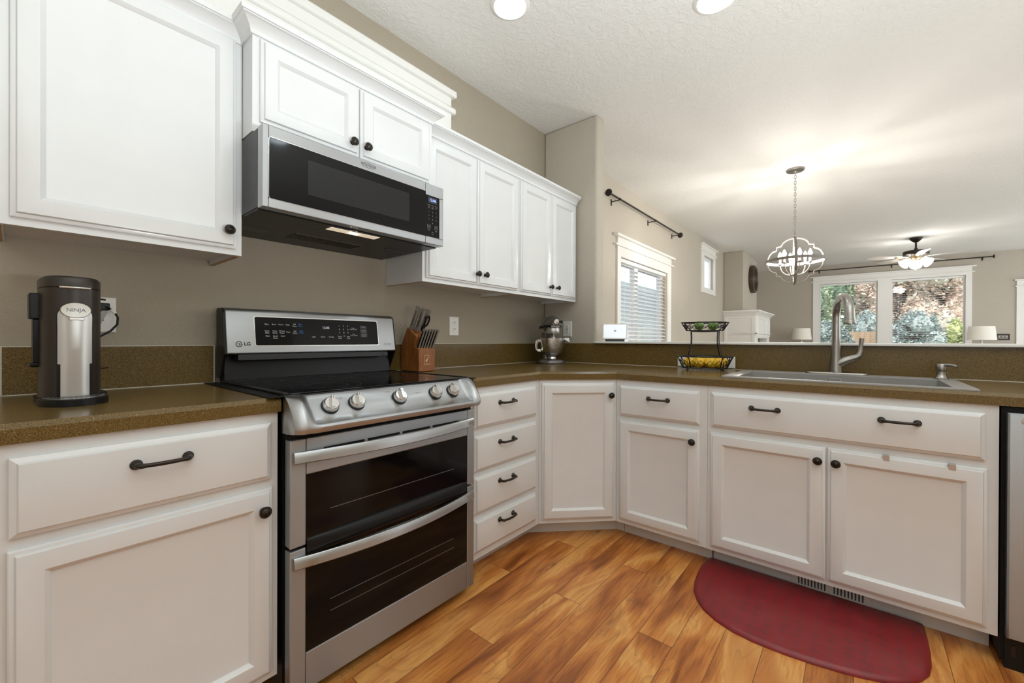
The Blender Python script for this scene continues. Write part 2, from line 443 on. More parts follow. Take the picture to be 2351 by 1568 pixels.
# ---------------------------------------------------------------- mesh builder
class MB:
    def __init__(s):
        s.bm = bmesh.new()
    def _mark(s):
        return len(s.bm.verts)
    def poly(s, pts):
        return s.bm.faces.new([s.bm.verts.new(p) for p in pts])
    def box(s, x0, x1, y0, y1, z0, z1, rot=None, piv=None):
        vs = [s.bm.verts.new((x, y, z)) for x in (x0, x1) for y in (y0, y1) for z in (z0, z1)]
        for f in ((0, 1, 3, 2), (4, 6, 7, 5), (0, 4, 5, 1), (2, 3, 7, 6), (0, 2, 6, 4), (1, 5, 7, 3)):
            s.bm.faces.new([vs[i] for i in f])
        if rot is not None:
            bmesh.ops.rotate(s.bm, verts=vs, cent=piv or Vector(((x0 + x1) / 2, (y0 + y1) / 2, (z0 + z1) / 2)), matrix=rot)
        return s
    def prism(s, prof, axis, a0, a1):
        """prof: 2-D outline; axis 'x' -> (y,z), 'y' -> (x,z), 'z' -> (x,y)"""
        def P(p, a):
            return {'x': (a, p[0], p[1]), 'y': (p[0], a, p[1]), 'z': (p[0], p[1], a)}[axis]
        A = [s.bm.verts.new(P(p, a0)) for p in prof]
        B = [s.bm.verts.new(P(p, a1)) for p in prof]
        n = len(prof)
        s.bm.faces.new(A)
        s.bm.faces.new(B)
        for i in range(n):
            s.bm.faces.new((A[i], A[(i + 1) % n], B[(i + 1) % n], B[i]))
        return s
    def loops(s, ls, close_first=True, close_last=True):
        """bridge a list of equally long closed loops"""
        V = [[s.bm.verts.new(p) for p in l] for l in ls]
        n = len(V[0])
        for a, b in zip(V, V[1:]):
            for i in range(n):
                s.bm.faces.new((a[i], a[(i + 1) % n], b[(i + 1) % n], b[i]))
        if close_first:
            s.bm.faces.new(V[0])
        if close_last:
            s.bm.faces.new(V[-1])
        return s
    def panel(s, x0, x1, z0, z1, steps):
        """a front on the local -y side; steps: (inset, y)"""
        ls = []
        for i, y in steps:
            ls.append([(x0 + i, y, z0 + i), (x1 - i, y, z0 + i), (x1 - i, y, z1 - i), (x0 + i, y, z1 - i)])
        return s.loops(ls)
    def lathe(s, prof, seg=24, c=(0, 0, 0), m=None, cap=True):
        """prof: (r, h) revolved about +z; m: 3x3 rotation"""
        c = Vector(c)
        ls = []
        for r, h in prof:
            r = max(r, 0.0002)
            l = []
            for i in range(seg):
                t = 2 * PI * i / seg
                p = Vector((r * math.cos(t), r * math.sin(t), h))
                if m is not None:
                    p = m @ p
                l.append(p + c)
            ls.append(l)
        return s.loops(ls, cap, cap)
    def cyl(s, p0, p1, r, r2=None, seg=16):
        p0, p1 = Vector(p0), Vector(p1)
        d = p1 - p0
        m = d.to_track_quat('Z', 'Y').to_matrix()
        return s.lathe([(r, 0), (r if r2 is None else r2, d.length)], seg, p0, m)
    def tube(s, pts, r, seg=8, closed=False, flat=None):
        """sweep a circle (or a flat (w,h) rectangle) along points; r may be a list"""
        pts = [Vector(p) for p in pts]
        n = len(pts)
        rs = r if isinstance(r, (list, tuple)) else [r] * n
        ls = []
        up = None
        for i, p in enumerate(pts):
            if closed:
                t = pts[(i + 1) % n] - pts[i - 1]
            else:
                t = pts[min(i + 1, n - 1)] - pts[max(i - 1, 0)]
            t.normalize()
            if up is None:
                up = Vector((0, 0, 1)) if abs(t.z) < 0.9 else Vector((1, 0, 0))
            a = (up - t * up.dot(t)).normalized()
            up = a
            b = t.cross(a)
            if flat:
                w_, h_ = flat
                l = [p + a * h_ * sy + b * w_ * sx for sx, sy in ((-1, -1), (1, -1), (1, 1), (-1, 1))]
            else:
                l = [p + (a * math.cos(2 * PI * j / seg) + b * math.sin(2 * PI * j / seg)) * rs[i] for j in range(seg)]
            ls.append(l)
        if closed:
            ls.append(ls[0])
            V = [[s.bm.verts.new(q) for q in l] for l in ls[:-1]]
            V.append(V[0])
            k = len(V[0])
            for a, b in zip(V, V[1:]):
                for i in range(k):
                    s.bm.faces.new((a[i], a[(i + 1) % k], b[(i + 1) % k], b[i]))
            return s
        return s.loops(ls)
    def ball(s, c, rx, ry=None, rz=None, u=16, v=10):
        ry = rx if ry is None else ry
        rz = rx if rz is None else rz
        r = bmesh.ops.create_uvsphere(s.bm, u_segments=u, v_segments=v, radius=1.0)
        for vt in r['verts']:
            vt.co = Vector((vt.co.x * rx + c[0], vt.co.y * ry + c[1], vt.co.z * rz + c[2]))
        return s
    def grid(s, nu, nv, fn):
        V = [[s.bm.verts.new(fn(i / nu, j / nv)) for j in range(nv + 1)] for i in range(nu + 1)]
        for i in range(nu):
            for j in range(nv):
                s.bm.faces.new((V[i][j], V[i + 1][j], V[i + 1][j + 1], V[i][j + 1]))
        return s
    def text(s, body, size, origin, ux=(1, 0, 0), uz=(0, 0, 1), align='CENTER', bold=0.0, ext=0.0):
        cu = bpy.data.curves.new('lettering', 'FONT')
        cu.body = body
        cu.size = size
        cu.align_x = align
        cu.align_y = 'CENTER'
        cu.resolution_u = 2
        cu.offset = bold
        cu.extrude = ext
        ob = bpy.data.objects.new('lettering', cu)
        COL.objects.link(ob)
        dg = bpy.context.evaluated_depsgraph_get()
        me = bpy.data.meshes.new_from_object(ob.evaluated_get(dg))
        ux, uz, o = Vector(ux), Vector(uz), Vector(origin)
        un = ux.cross(uz)
        for vt in me.vertices:
            vt.co = o + ux * vt.co.x + uz * vt.co.y + un * vt.co.z
        s.bm.from_mesh(me)
        bpy.data.objects.remove(ob)
        bpy.data.curves.remove(cu)
        bpy.data.meshes.remove(me)
        return s
    def xform(s, m):
        bmesh.ops.transform(s.bm, matrix=m, verts=s.bm.verts)
        return s
    def build(s, name, m, parent=None, smooth=True, bevel=0.0, ang=35, loc=None, sub=0):
        bmesh.ops.recalc_face_normals(s.bm, faces=s.bm.faces)
        me = bpy.data.meshes.new(name)
        s.bm.to_mesh(me)
        s.bm.free()
        me.materials.append(m if not isinstance(m, str) else M[m])
        if smooth:
            for p in me.polygons:
                p.use_smooth = True
            me.set_sharp_from_angle(angle=math.radians(ang))
        o = bpy.data.objects.new(name, me)
        COL.objects.link(o)
        if parent is not None:
            o.parent = parent
        if loc is not None:
            o.location = loc
        if bevel:
            b = o.modifiers.new('bevel', 'BEVEL')
            b.width = bevel
            b.segments = 2
            b.limit_method = 'ANGLE'
            b.angle_limit = math.radians(40)
        if sub:
            sm = o.modifiers.new('subsurf', 'SUBSURF')
            sm.levels = sub
            sm.render_levels = sub
        return o

def tag(o, label, cat, group=None, kind=None):
    o['label'] = label
    o['category'] = cat
    if group:
        o['group'] = group
    if kind:
        o['kind'] = kind
    return o

def thing(name, label, cat, loc=(0, 0, 0), rz=0.0, group=None, kind=None):
    o = bpy.data.objects.new(name, None)
    COL.objects.link(o)
    o.location = loc
    o.rotation_euler = (0, 0, rz)
    o.empty_display_size = 0.05
    return tag(o, label, cat, group, kind)

def struct(o, label, cat):
    return tag(o, label, cat, None, 'structure')

def kids(o):
    return [c for c in bpy.data.objects if c.parent == o]

def copy_tree(o, parent=None):
    c = o.copy()
    COL.objects.link(c)
    c.parent = parent
    for ch in kids(o):
        copy_tree(ch, c)
    return c

def arc(cx, cy, r, a0, a1, n):
    return [(cx + r * math.cos(a0 + (a1 - a0) * i / n), cy + r * math.sin(a0 + (a1 - a0) * i / n)) for i in range(n + 1)]

def rrect(x0, x1, z0, z1, r, n=5):
    p = []
    for cx, cz, a in ((x1 - r, z0 + r, -PI / 2), (x1 - r, z1 - r, 0), (x0 + r, z1 - r, PI / 2), (x0 + r, z0 + r, PI)):
        p += arc(cx, cz, r, a, a + PI / 2, n)
    return p
RX90 = Matrix.Rotation(PI / 2, 3, 'X')      # +z -> -y

# ================================================================ THE SETTING
CEIL = 2.746
XB = 2.238
def build_shell():
    struct(MB().box(-1.84, 2.42, -6.2, 0.14, -0.1, 0.0).build('floor', 'floor', smooth=False), 'honey and brown plank floor running along the stove wall', 'floor')
    struct(MB().box(2.4205, 11.20, -6.2, 0.14, -0.1, 0.0).build('floor', 'carpet', smooth=False), 'beige carpet of the dining and living room', 'floor')
    struct(MB().box(-1.84, 11.20, -6.2, 0.14, CEIL, CEIL + 0.12).build('ceiling', 'ceil', smooth=False), 'off-white knock-down textured ceiling', 'ceiling')
    struct(MB().box(-1.84, 2.30, 0, 0.14, 0, CEIL).build('wall_kitchen', 'wall_shaded', smooth=False), 'greige kitchen wall behind the stove and wall cabinets, shade put into its colour', 'wall')
    b = MB()
    b.box(2.3005, 3.619, 0, 0.14, 0, CEIL)
    b.box(3.619, 5.052, 0, 0.14, 1.972, CEIL)
    b.box(5.052, 6.745, 0, 0.14, 0, CEIL)
    b.box(6.745, 7.37, 0, 0.14, 0, 1.957)
    b.box(6.745, 7.37, 0, 0.14, 2.4958, CEIL)
    b.box(7.37, 11.20, 0, 0.14, 0, CEIL)
    struct(b.build('wall_back', 'wall', smooth=False), 'long greige wall with the patio slider, beyond the wing wall', 'wall')
    b = MB()
    X0, X1 = 11.06, 11.20
    b.box(X0, X1, -1.295, 0, 0, CEIL)
    b.box(X0, X1, -2.275, -1.295, 0, 0.75)
    b.box(X0, X1, -2.275, -1.295, 2.345, CEIL)
    b.box(X0, X1, -2.491, -2.275, 0, CEIL)
    b.box(X0, X1, -3.530, -2.491, 0, 0.75)
    b.box(X0, X1, -3.530, -2.491, 2.345, CEIL)
    b.box(X0, X1, -4.249, -3.530, 0, CEIL)
    b.box(X0, X1, -5.119, -4.249, 2.04, CEIL)
    b.box(X0, X1, -6.2, -5.119, 0, CEIL)
    struct(b.build('wall_far', 'wall', smooth=False), 'greige far wall of the living room with two windows', 'wall')
    struct(MB().box(-1.84, -1.7, -4.6, 0, 0, CEIL).build('wall_left', 'trim', smooth=False), 'white wall left of the kitchen', 'wall')  # unseen wall, made white to bounce fill onto the lower cabinets
    struct(MB().box(-1.84, 2.2, -4.74, -4.6, 0, CEIL).build('wall_front', 'wall', smooth=False), 'greige kitchen wall behind the camera', 'wall')
    # wing wall with rounded corners, and the half wall it ends in
    struct(MB().box(XB, 2.358, -0.470, 0, 0, CEIL).build('wall_wing', 'wall', bevel=0.014), 'short full-height greige wall between kitchen and dining area', 'wall')
    struct(MB().box(XB, 2.358, -3.3, -0.470, 0, 1.0605).build('wall_half', 'wall', smooth=False), 'low half wall behind the sink counter', 'wall')
    struct(MB().box(8.12, 9.45, -0.33, 0, 0, CEIL).build('wall_chimney', 'wall', bevel=0.01), 'greige chimney breast standing out from the back wall', 'wall')

def window_unit(name, label, mapf, u0, u1, z0, z1, mull=None, out=0.07, glass='glass', fr=0.045):
    """vinyl frame and panes in an opening; mapf(u, depth, z) -> world"""
    root = thing(name, label, 'window', mapf((u0 + u1) / 2, out, z0), 0, None, 'structure')
    L = Vector(root.location)
    def bx(b, ua, ub, da, db, za, zb):
        p, q = Vector(mapf(ua, da, za)) - L, Vector(mapf(ub, db, zb)) - L
        b.box(min(p.x, q.x), max(p.x, q.x), min(p.y, q.y), max(p.y, q.y), min(p.z, q.z), max(p.z, q.z))
    b = MB()
    bx(b, u0, u1, out - 0.03, out + 0.03, z1 - fr, z1)
    bx(b, u0, u1, out - 0.03, out + 0.03, z0, z0 + fr)
    bx(b, u0, u0 + fr, out - 0.03, out + 0.03, z0 + fr, z1 - fr)
    bx(b, u1 - fr, u1, out - 0.03, out + 0.03, z0 + fr, z1 - fr)
    edges = [u0 + fr, u1 - fr]
    if mull is not None:
        bx(b, mull - 0.05, mull + 0.05, out - 0.03, out + 0.03, z0 + fr, z1 - fr)
        edges = [u0 + fr, mull - 0.05, mull + 0.05, u1 - fr]
    b.build('frame', 'vinyl', root, smooth=False)
    for i in range(0, len(edges), 2):
        b = MB()
        bx(b, edges[i], edges[i + 1], out - 0.004, out + 0.004, z0 + fr, z1 - fr)
        b.build('pane', glass, root, smooth=False)
    return root, bx

def casing(root, bx, u0, u1, z0, z1, side, band, head, cap, over, bottom=None, th=0.02):
    """side casings, head casing, band, header board and cap as parts of the window"""
    b = MB(); bx(b, u0 - side[0], u0, -th, 0.0, z0, band); b.build('casing', 'trim', root, smooth=False)
    b = MB(); bx(b, u1, u1 + side[1], -th, 0.0, z0, band); b.build('casing', 'trim', root, smooth=False)
    b = MB(); bx(b, u0, u1, -th, 0.0, z1, band); b.build('casing', 'trim', root, smooth=False)
    a, c = u0 - side[0], u1 + side[1]
    o = over if u1 > u0 else -over
    b = MB(); bx(b, a - o * 0.9, c + o * 0.9, -th - 0.018, 0.0, band, band + 0.02); b.build('head_band', 'trim', root, smooth=False, bevel=0.004)
    b = MB(); bx(b, a, c, -th - 0.002, 0.0, band + 0.02, head); b.build('header_board', 'trim', root, smooth=False)
    b = MB(); bx(b, a - o, c + o, -th - 0.035, 0.0, head, cap); b.build('cap', 'trim', root, smooth=False, bevel=0.004)
    if bottom:
        b = MB(); bx(b, a, c, -th, 0.0, bottom, z0); b.build('sill_casing', 'trim', root, smooth=False)

def build_windows():
    back = lambda u, d, z: (u, d, z)                # wall y = 0, outside is +y
    far = lambda u, d, z: (11.06 + d, u, z)         # wall x = 11.06, outside is +x
    r, bx = window_unit('window_1', 'tall sliding glass door with white casing on the back wall, blinds lowered', back, 3.619, 5.052, 0.02, 1.972, mull=4.20, out=0.09, fr=0.05)
    casing(r, bx, 3.619, 5.052, 0.0, 1.972, (0.080, 0.116), 2.075, 2.168, 2.195, 0.07)
    r, bx = window_unit('window_2', 'small high bright window with white trim near the chimney breast', back, 6.745, 7.37, 1.957, 2.4958, glass='frost', fr=0.03)
    casing(r, bx, 6.745, 7.37, 1.957, 2.4958, (0.140, 0.072), 2.544, 2.638, 2.658, 0.055, bottom=1.870)
    window_unit('window_3', 'left living-room window on the far wall, seen behind the faucet', far, -2.275, -1.295, 0.75, 2.345, fr=0.02)
    window_unit('window_4', 'right living-room window on the far wall, left of the larger lamp shade', far, -3.530, -2.491, 0.75, 2.345, fr=0.02)
    # one shared surround round both far windows
    t = thing('trim_1', 'white casing and flat cap around the pair of living-room windows', 'trim', (11.06, -2.39, 0.7), 0, None, 'structure')
    L = Vector(t.location)
    def p(n, y0, y1, z0, z1, d, bev=0.0):
        MB().box(-d, 0, y0 - L.y, y1 - L.y, z0 - L.z, z1 - L.z).build(n, 'trim', t, smooth=False, bevel=bev)
    p('casing', -1.295, -1.179, 0.7, 2.395, 0.02)
    p('casing', -3.612, -3.530, 0.7, 2.395, 0.02)
    p('casing', -2.491, -2.275, 0.7, 2.345, 0.022)
    p('casing', -3.530, -1.295, 2.345, 2.395, 0.02)
    p('sill', -3.69, -1.10, 0.68, 0.72, 0.06, 0.004)
    p('head_band', -3.650, -1.14, 2.395, 2.413, 0.038, 0.004)
    p('header_board', -3.612, -1.179, 2.413, 2.495, 0.022)
    p('cap', -3.665, -1.125, 2.495, 2.52, 0.055, 0.004)
    # door at the right edge
    d = thing('door_1', 'white panelled door and casing at the right edge of the far wall', 'door', (11.06, -4.684, 0), 0, None, 'structure')
    MB().box(0.03, 0.07, -0.435, 0.435, 0.01, 2.03).build('slab', 'trim', d, smooth=False)
    MB().box(-0.02, 0, 0.44, 0.527, 0, 2.07).build('casing', 'trim', d, smooth=False)
    MB().box(-0.02, 0, -0.527, -0.44, 0, 2.07).build('casing', 'trim', d, smooth=False)
    MB().box(-0.02, 0, -0.44, 0.44, 2.03, 2.07).build('casing', 'trim', d, smooth=False)
    MB().box(-0.038, 0, -0.545, 0.545, 2.07, 2.09).build('head_band', 'trim', d, smooth=False, bevel=0.004)
    MB().box(-0.022, 0, -0.527, 0.527, 2.09, 2.18).build('header_board', 'trim', d, smooth=False)
    MB().box(-0.055, 0, -0.555, 0.555, 2.18, 2.205).build('cap', 'trim', d, smooth=False, bevel=0.004)
    # trimmed board high on the stove wall, rising behind the crown
    t = thing('trim_2', 'wide white header trim with flat cap on the wall above the microwave cabinet', 'trim', (0.38, 0, 2.082), 0, None, 'structure')
    MB().box(-0.828, 0.828, -0.03, 0, 0.07, 0.42).build('header_board', 'trim', t, smooth=False)
    MB().box(-0.856, 0.856, -0.05, 0, 0.382, 0.42).build('head_band', 'trim', t, bevel=0.012)
    MB().box(-0.828, 0.828, -0.03, 0, 0.42, 0.48).build('header_board', 'trim', t, smooth=False)
    MB().box(-0.856, 0.856, -0.056, 0, 0.48, 0.522).build('cap', 'trim', t, bevel=0.010)

# ================================================================ CABINETS
DOOR = [(0, 0.0), (0.0, -0.009), (0.004, -0.0115), (0.009, -0.013), (0.012, -0.0195), (0.014, -0.020), (0.050, -0.020), (0.0515, -0.0185), (0.058, -0.0135), (0.0605, -0.0095), (0.062, -0.009)]
SLAB = [(0, 0.0), (0.0, -0.009), (0.004, -0.0115), (0.010, -0.014), (0.013, -0.0195), (0.015, -0.020)]
def steps(st, yf):
    return [(i, yf + y) for i, y in st]

def add_knob(parent, x, y, z):
    k = MB().lathe([(0.0085, 0), (0.0095, 0.002), (0.006, 0.005), (0.0055, 0.012), (0.009, 0.016), (0.0155, 0.019), (0.0165, 0.022), (0.0150, 0.0245), (0.0120, 0.0245), (0.0112, 0.0265), (0.0075, 0.028), (0.007, 0.0265), (0.003, 0.029), (0.0, 0.0295)], 20, (0, 0, 0), RX90)
    return k.build('knob', 'bronze', parent, ang=50, loc=(x, y, z))

def add_handle(parent, x, y, z, half=0.049):
    b = MB()
    for s in (-1, 1):
        b.lathe([(0.0120, 0), (0.0120, 0.002), (0.0095, 0.004), (0.0085, 0.007), (0.0065, 0.009), (0.0058, 0.014)], 16, (s * half, 0, 0), RX90)
    pts = [(-half, -0.010, 0), (-half, -0.020, 0), (-half + 0.006, -0.0265, 0), (-half + 0.018, -0.0285, 0), (-half * 0.4, -0.0315, 0), (0, -0.0325, 0), (half * 0.4, -0.0315, 0), (half - 0.018, -0.0285, 0), (half - 0.006, -0.0265, 0), (half, -0.020, 0), (half, -0.010, 0)]
    b.tube(pts, [0.0055, 0.006, 0.0062, 0.005, 0.0052, 0.0054, 0.0052, 0.005, 0.0062, 0.006, 0.0055], 10)
    return b.build('handle', 'bronze', parent, ang=50, loc=(x, y, z))

def add_door(root, x0, x1, z0, z1, yf, knob=None):
    d = MB().panel(0, x1 - x0, 0, z1 - z0, DOOR).build('door', 'cab', root, ang=25, loc=(x0, yf, z0))
    if knob:
        add_knob(d, knob[0] - x0, -0.020, knob[1] - z0)
    return d

def add_drawer(root, x0, x1, z0, z1, yf, handles=(), name='drawer'):
    d = MB().panel(0, x1 - x0, 0, z1 - z0, SLAB).build(name, 'cab', root, ang=25, loc=(x0, yf, z0))
    for hx, hz in handles:
        add_handle(d, hx - x0, -0.020, hz - z0)
    return d

FD = 0.636      # face depth of the base units
TOE = 0.0945
TKD = 0.528     # toe-kick depth
BT = 0.871     # top of the base units

def base_body(root, w):
    MB().box(0, w, -FD, -0.002, TOE, BT).build('body', 'cab', root, smooth=False, bevel=0.0015)
    MB().box(0.002, w - 0.002, -TKD, -0.05, 0, TOE).build('toe_kick', 'cab', root, smooth=False)

def build_base():
    # left of the range
    r = thing('base_cabinet', 'white base cabinet left of the range with one wide drawer over one door', 'cabinet', (-0.545, 0, 0))
    base_body(r, 0.532)
    add_drawer(r, 0.0255, 0.510, 0.680, 0.842, -FD, [(0.2645, 0.790)])
    add_door(r, 0.0235, 0.514, 0.118, 0.655, -FD, (0.485, 0.598))
    # four drawers right of the range
    r = thing('drawer_cabinet', 'white cabinet of four stacked drawers between the range and the corner', 'cabinet', (0.772, 0, 0))
    base_body(r, 0.526)
    for z0, z1, hz in ((0.688, 0.840, 0.790), (0.495, 0.654, 0.605), (0.304, 0.470, 0.422), (0.131, 0.279, 0.238)):
        add_drawer(r, 0.024, 0.486, z0, z1, -FD, [(0.235, hz)])
    # corner unit, face at 45 degrees
    r = thing('corner_cabinet', 'white angled corner cabinet with a single full-height door', 'cabinet', (1.300, -0.636, 0), -PI / 4)
    mi = Matrix.Rotation(PI / 4, 4, 'Z') @ Matrix.Translation((-1.300, 0.636, 0))
    MB().prism([(1.3005, -0.636), (1.602, -0.9375), (2.236, -0.9375), (2.236, -0.003), (1.3005, -0.003)], 'z', TOE, BT).xform(mi).build('body', 'cab', r, smooth=False, bevel=0.0015)
    MB().prism([(1.301, -0.528), (1.3447, -0.528), (1.710, -0.893), (1.710, -0.937), (2.2, -0.937), (2.2, -0.05), (1.301, -0.05)], 'z', 0, TOE).xform(mi).build('toe_kick', 'cab', r, smooth=False)
    add_door(r, 0.014, 0.410, 0.118, 0.851, 0.0, (0.387, 0.787))
    # sink run: local x runs toward -y, local y = 0 at the half wall
    def run(name, label, y0, w, hollow=False):
        r = thing(name, label, 'cabinet', (XB - 0.001, -y0, 0), -PI / 2)
        if hollow:          # open inside, so the basin has room
            b = MB().box(0, w, -FD, -FD + 0.012, TOE, BT).box(0, 0.018, -FD + 0.012, -0.002, TOE, BT).box(w - 0.018, w, -FD + 0.012, -0.002, TOE, BT).box(0.018, w - 0.018, -FD + 0.012, -0.002, TOE, TOE + 0.018)
            b.build('body', 'cab', r, smooth=False)
            MB().box(0.002, w - 0.002, -TKD, -0.05, 0, TOE).build('toe_kick', 'cab', r, smooth=False)
            return r
        base_body(r, w)
        return r
    o = 0.939
    r = run('base_cabinet', 'narrow white base cabinet right of the angled corner, small drawer over a door', o, 0.466)
    add_drawer(r, 0.962 - o, 1.3725 - o, 0.680, 0.841, -FD, [(1.174 - o, 0.784)])
    add_door(r, 0.962 - o, 1.3725 - o, 0.118, 0.655, -FD, (1.344 - o, 0.598))
    o = 1.406
    r = run('sink_cabinet', 'wide white sink base cabinet with two doors behind the red mat', o, 0.9135, True)
    add_drawer(r, 1.4235 - o, 2.2875 - o, 0.681, 0.842, -FD, [(1.641 - o, 0.786), (2.072 - o, 0.788)], name='false_front')
    add_door(r, 1.421 - o, 1.8545 - o, 0.117, 0.653, -FD, (1.830 - o, 0.600))
    d = add_door(r, 1.8615 - o, 2.2935 - o, 0.117, 0.654, -FD, (1.888 - o, 0.599))
    # two metal clips over the right sink door
    for y, lab in ((-2.037, 'small grey metal clip over the right sink door, nearer its knob'), (-2.209, 'small grey metal clip over the right sink door, farther from its knob')):
        h = MB().box(-0.009, 0.009, -0.0185, 0.0, 0.652, 0.6532).box(-0.009, 0.009, -0.0212, -0.0205, 0.634, 0.6532).box(-0.009, 0.009, -0.0205, -0.0185, 0.651, 0.6532)
        ob = h.build('over_door_clip', 'silver', None, smooth=False, bevel=0.0005, loc=(1.601, y, 0.0025))
        ob.rotation_euler = (0, 0, -PI / 2)
        tag(ob, lab, 'clip', 'metal clips over the sink door')
    # register in the toe kick
    v = thing('floor_register', 'beige slotted heating register set in the toe kick under the sink doors', 'vent', (1.7085, -1.866, 0.0), -PI / 2)
    MB().panel(-0.135, 0.135, 0.004, 0.066, [(0, 0), (0, -0.003), (0.003, -0.006)]).build('face_plate', 'cab', v, ang=25)
    for cx in (-0.062, 0.062):
        b = MB()
        for i in range(9):
            x = cx + (i - 4) * 0.0115
            b.prism([(x - 0.0026, 0.018), (x + 0.0026, 0.018), (x + 0.0026, 0.052), (x - 0.0026, 0.052)], 'y', -0.0068, -0.0055)
        b.build('slots', 'slot', v, smooth=False)

CROWN = [(0.0, 0.0), (0.007, 0.0), (0.009, 0.007), (0.010, 0.012), (0.014, 0.018), (0.021, 0.027), (0.031, 0.035), (0.036, 0.038), (0.040, 0.039), (0.040, 0.043), (0.045, 0.044), (0.046, 0.058), (0.0, 0.058)]
def crown(path, z, root, before=None, after=None):
    """path of (x, y), outward is to the right of travel; before/after give the mitre neighbours"""
    L = Vector(root.location)
    P = [Vector(p) for p in path]
    n = len(P)
    ls = []
    for i in range(n):
        a = (P[i] - P[i - 1]) if i else ((P[i] - Vector(before)) if before else None)
        c = (P[i + 1] - P[i]) if i < n - 1 else ((Vector(after) - P[i]) if after else None)
        na = Vector((a.y, -a.x)).normalized() if a is not None else None
        nc = Vector((c.y, -c.x)).normalized() if c is not None else None
        if na is None:
            m = nc
        elif nc is None:
            m = na
        else:
            m = (na + nc) / (1 + na.dot(nc))
        ls.append([(P[i].x + m.x * d - L.x, P[i].y + m.y * d - L.y, z + h - L.z) for d, h in CROWN])
    return MB().loops(ls).build('crown', 'cab', root, ang=20)

def build_uppers():
    UF = 0.3087
    ZB, ZT = 1.3709, 2.112
    def upper(name, label, x0, x1, yf, zb, zt, doors, wood=()):
        r = thing(name, label, 'cabinet', (x0, 0, zb))
        w = x1 - x0
        h = zt - zb
        b = MB()
        b.box(0, w, -yf, -0.002, 0.018, h)
        b.box(0, w, -yf, -yf + 0.019, 0, 0.018)
        b.box(0, 0.016, -yf + 0.019, -0.002, 0, 0.018)
        b.box(w - 0.016, w, -yf + 0.019, -0.002, 0, 0.018)
        b.build('body', 'cab', r, smooth=False)
        for e in wood:
            xa = 0.0 if e == 'l' else w - 0.014
            MB().box(xa + 0.001, xa + 0.013, -yf + 0.019, -0.003, -0.0012, 0.0).build('bare_edge', 'panelwood', r, smooth=False)
        for a, c, z0, z1, k in doors:
            add_door(r, a - x0, c - x0, z0 - zb, z1 - zb, -yf, (k[0] - x0, k[1] - zb))
        return r
    r = upper('wall_cabinet', 'large white single-door wall cabinet at upper left, above the coffee maker', -0.545, -0.006, UF, ZB, ZT, [(-0.518, -0.0255, 1.391, 2.100, (-0.052, 1.447))], 'lr')
    crown([(-0.545, -UF), (-0.004, -UF)], 2.096, r, None, (-0.004, -0.40))
    r = upper('wall_cabinet', 'short white two-door cabinet directly above the microwave', -0.004, 0.752, 0.40, 1.777, ZT, [(0.0175, 0.3745, 1.813, 2.090, (0.341, 1.857)), (0.381, 0.733, 1.813, 2.090, (0.401, 1.857))])
    crown([(-0.004, -UF), (-0.004, -0.40), (0.752, -0.40), (0.752, -UF - 0.05)], 2.098, r, (-0.3, -UF), None)
    r = upper('wall_cabinet', 'white two-door wall cabinet right of the microwave', 0.772, 1.5205, UF, ZB, ZT, [(0.790, 1.1405, 1.391, 2.087, (1.1335, 1.448)), (1.1455, 1.506, 1.391, 2.087, (1.1965, 1.449))], 'lr')
    crown([(0.760, -UF), (1.521, -UF)], 2.098, r)
    r = upper('wall_cabinet', 'white two-door wall cabinet in the corner, against the wing wall', 1.5215, 2.214, UF, ZB, ZT, [(1.535, 1.8655, 1.391, 2.088, (1.848, 1.447)), (1.8705, 2.194, 1.391, 2.088, (1.931, 1.448))], 'l')
    crown([(1.521, -UF), (2.214, -UF)], 2.098, r)

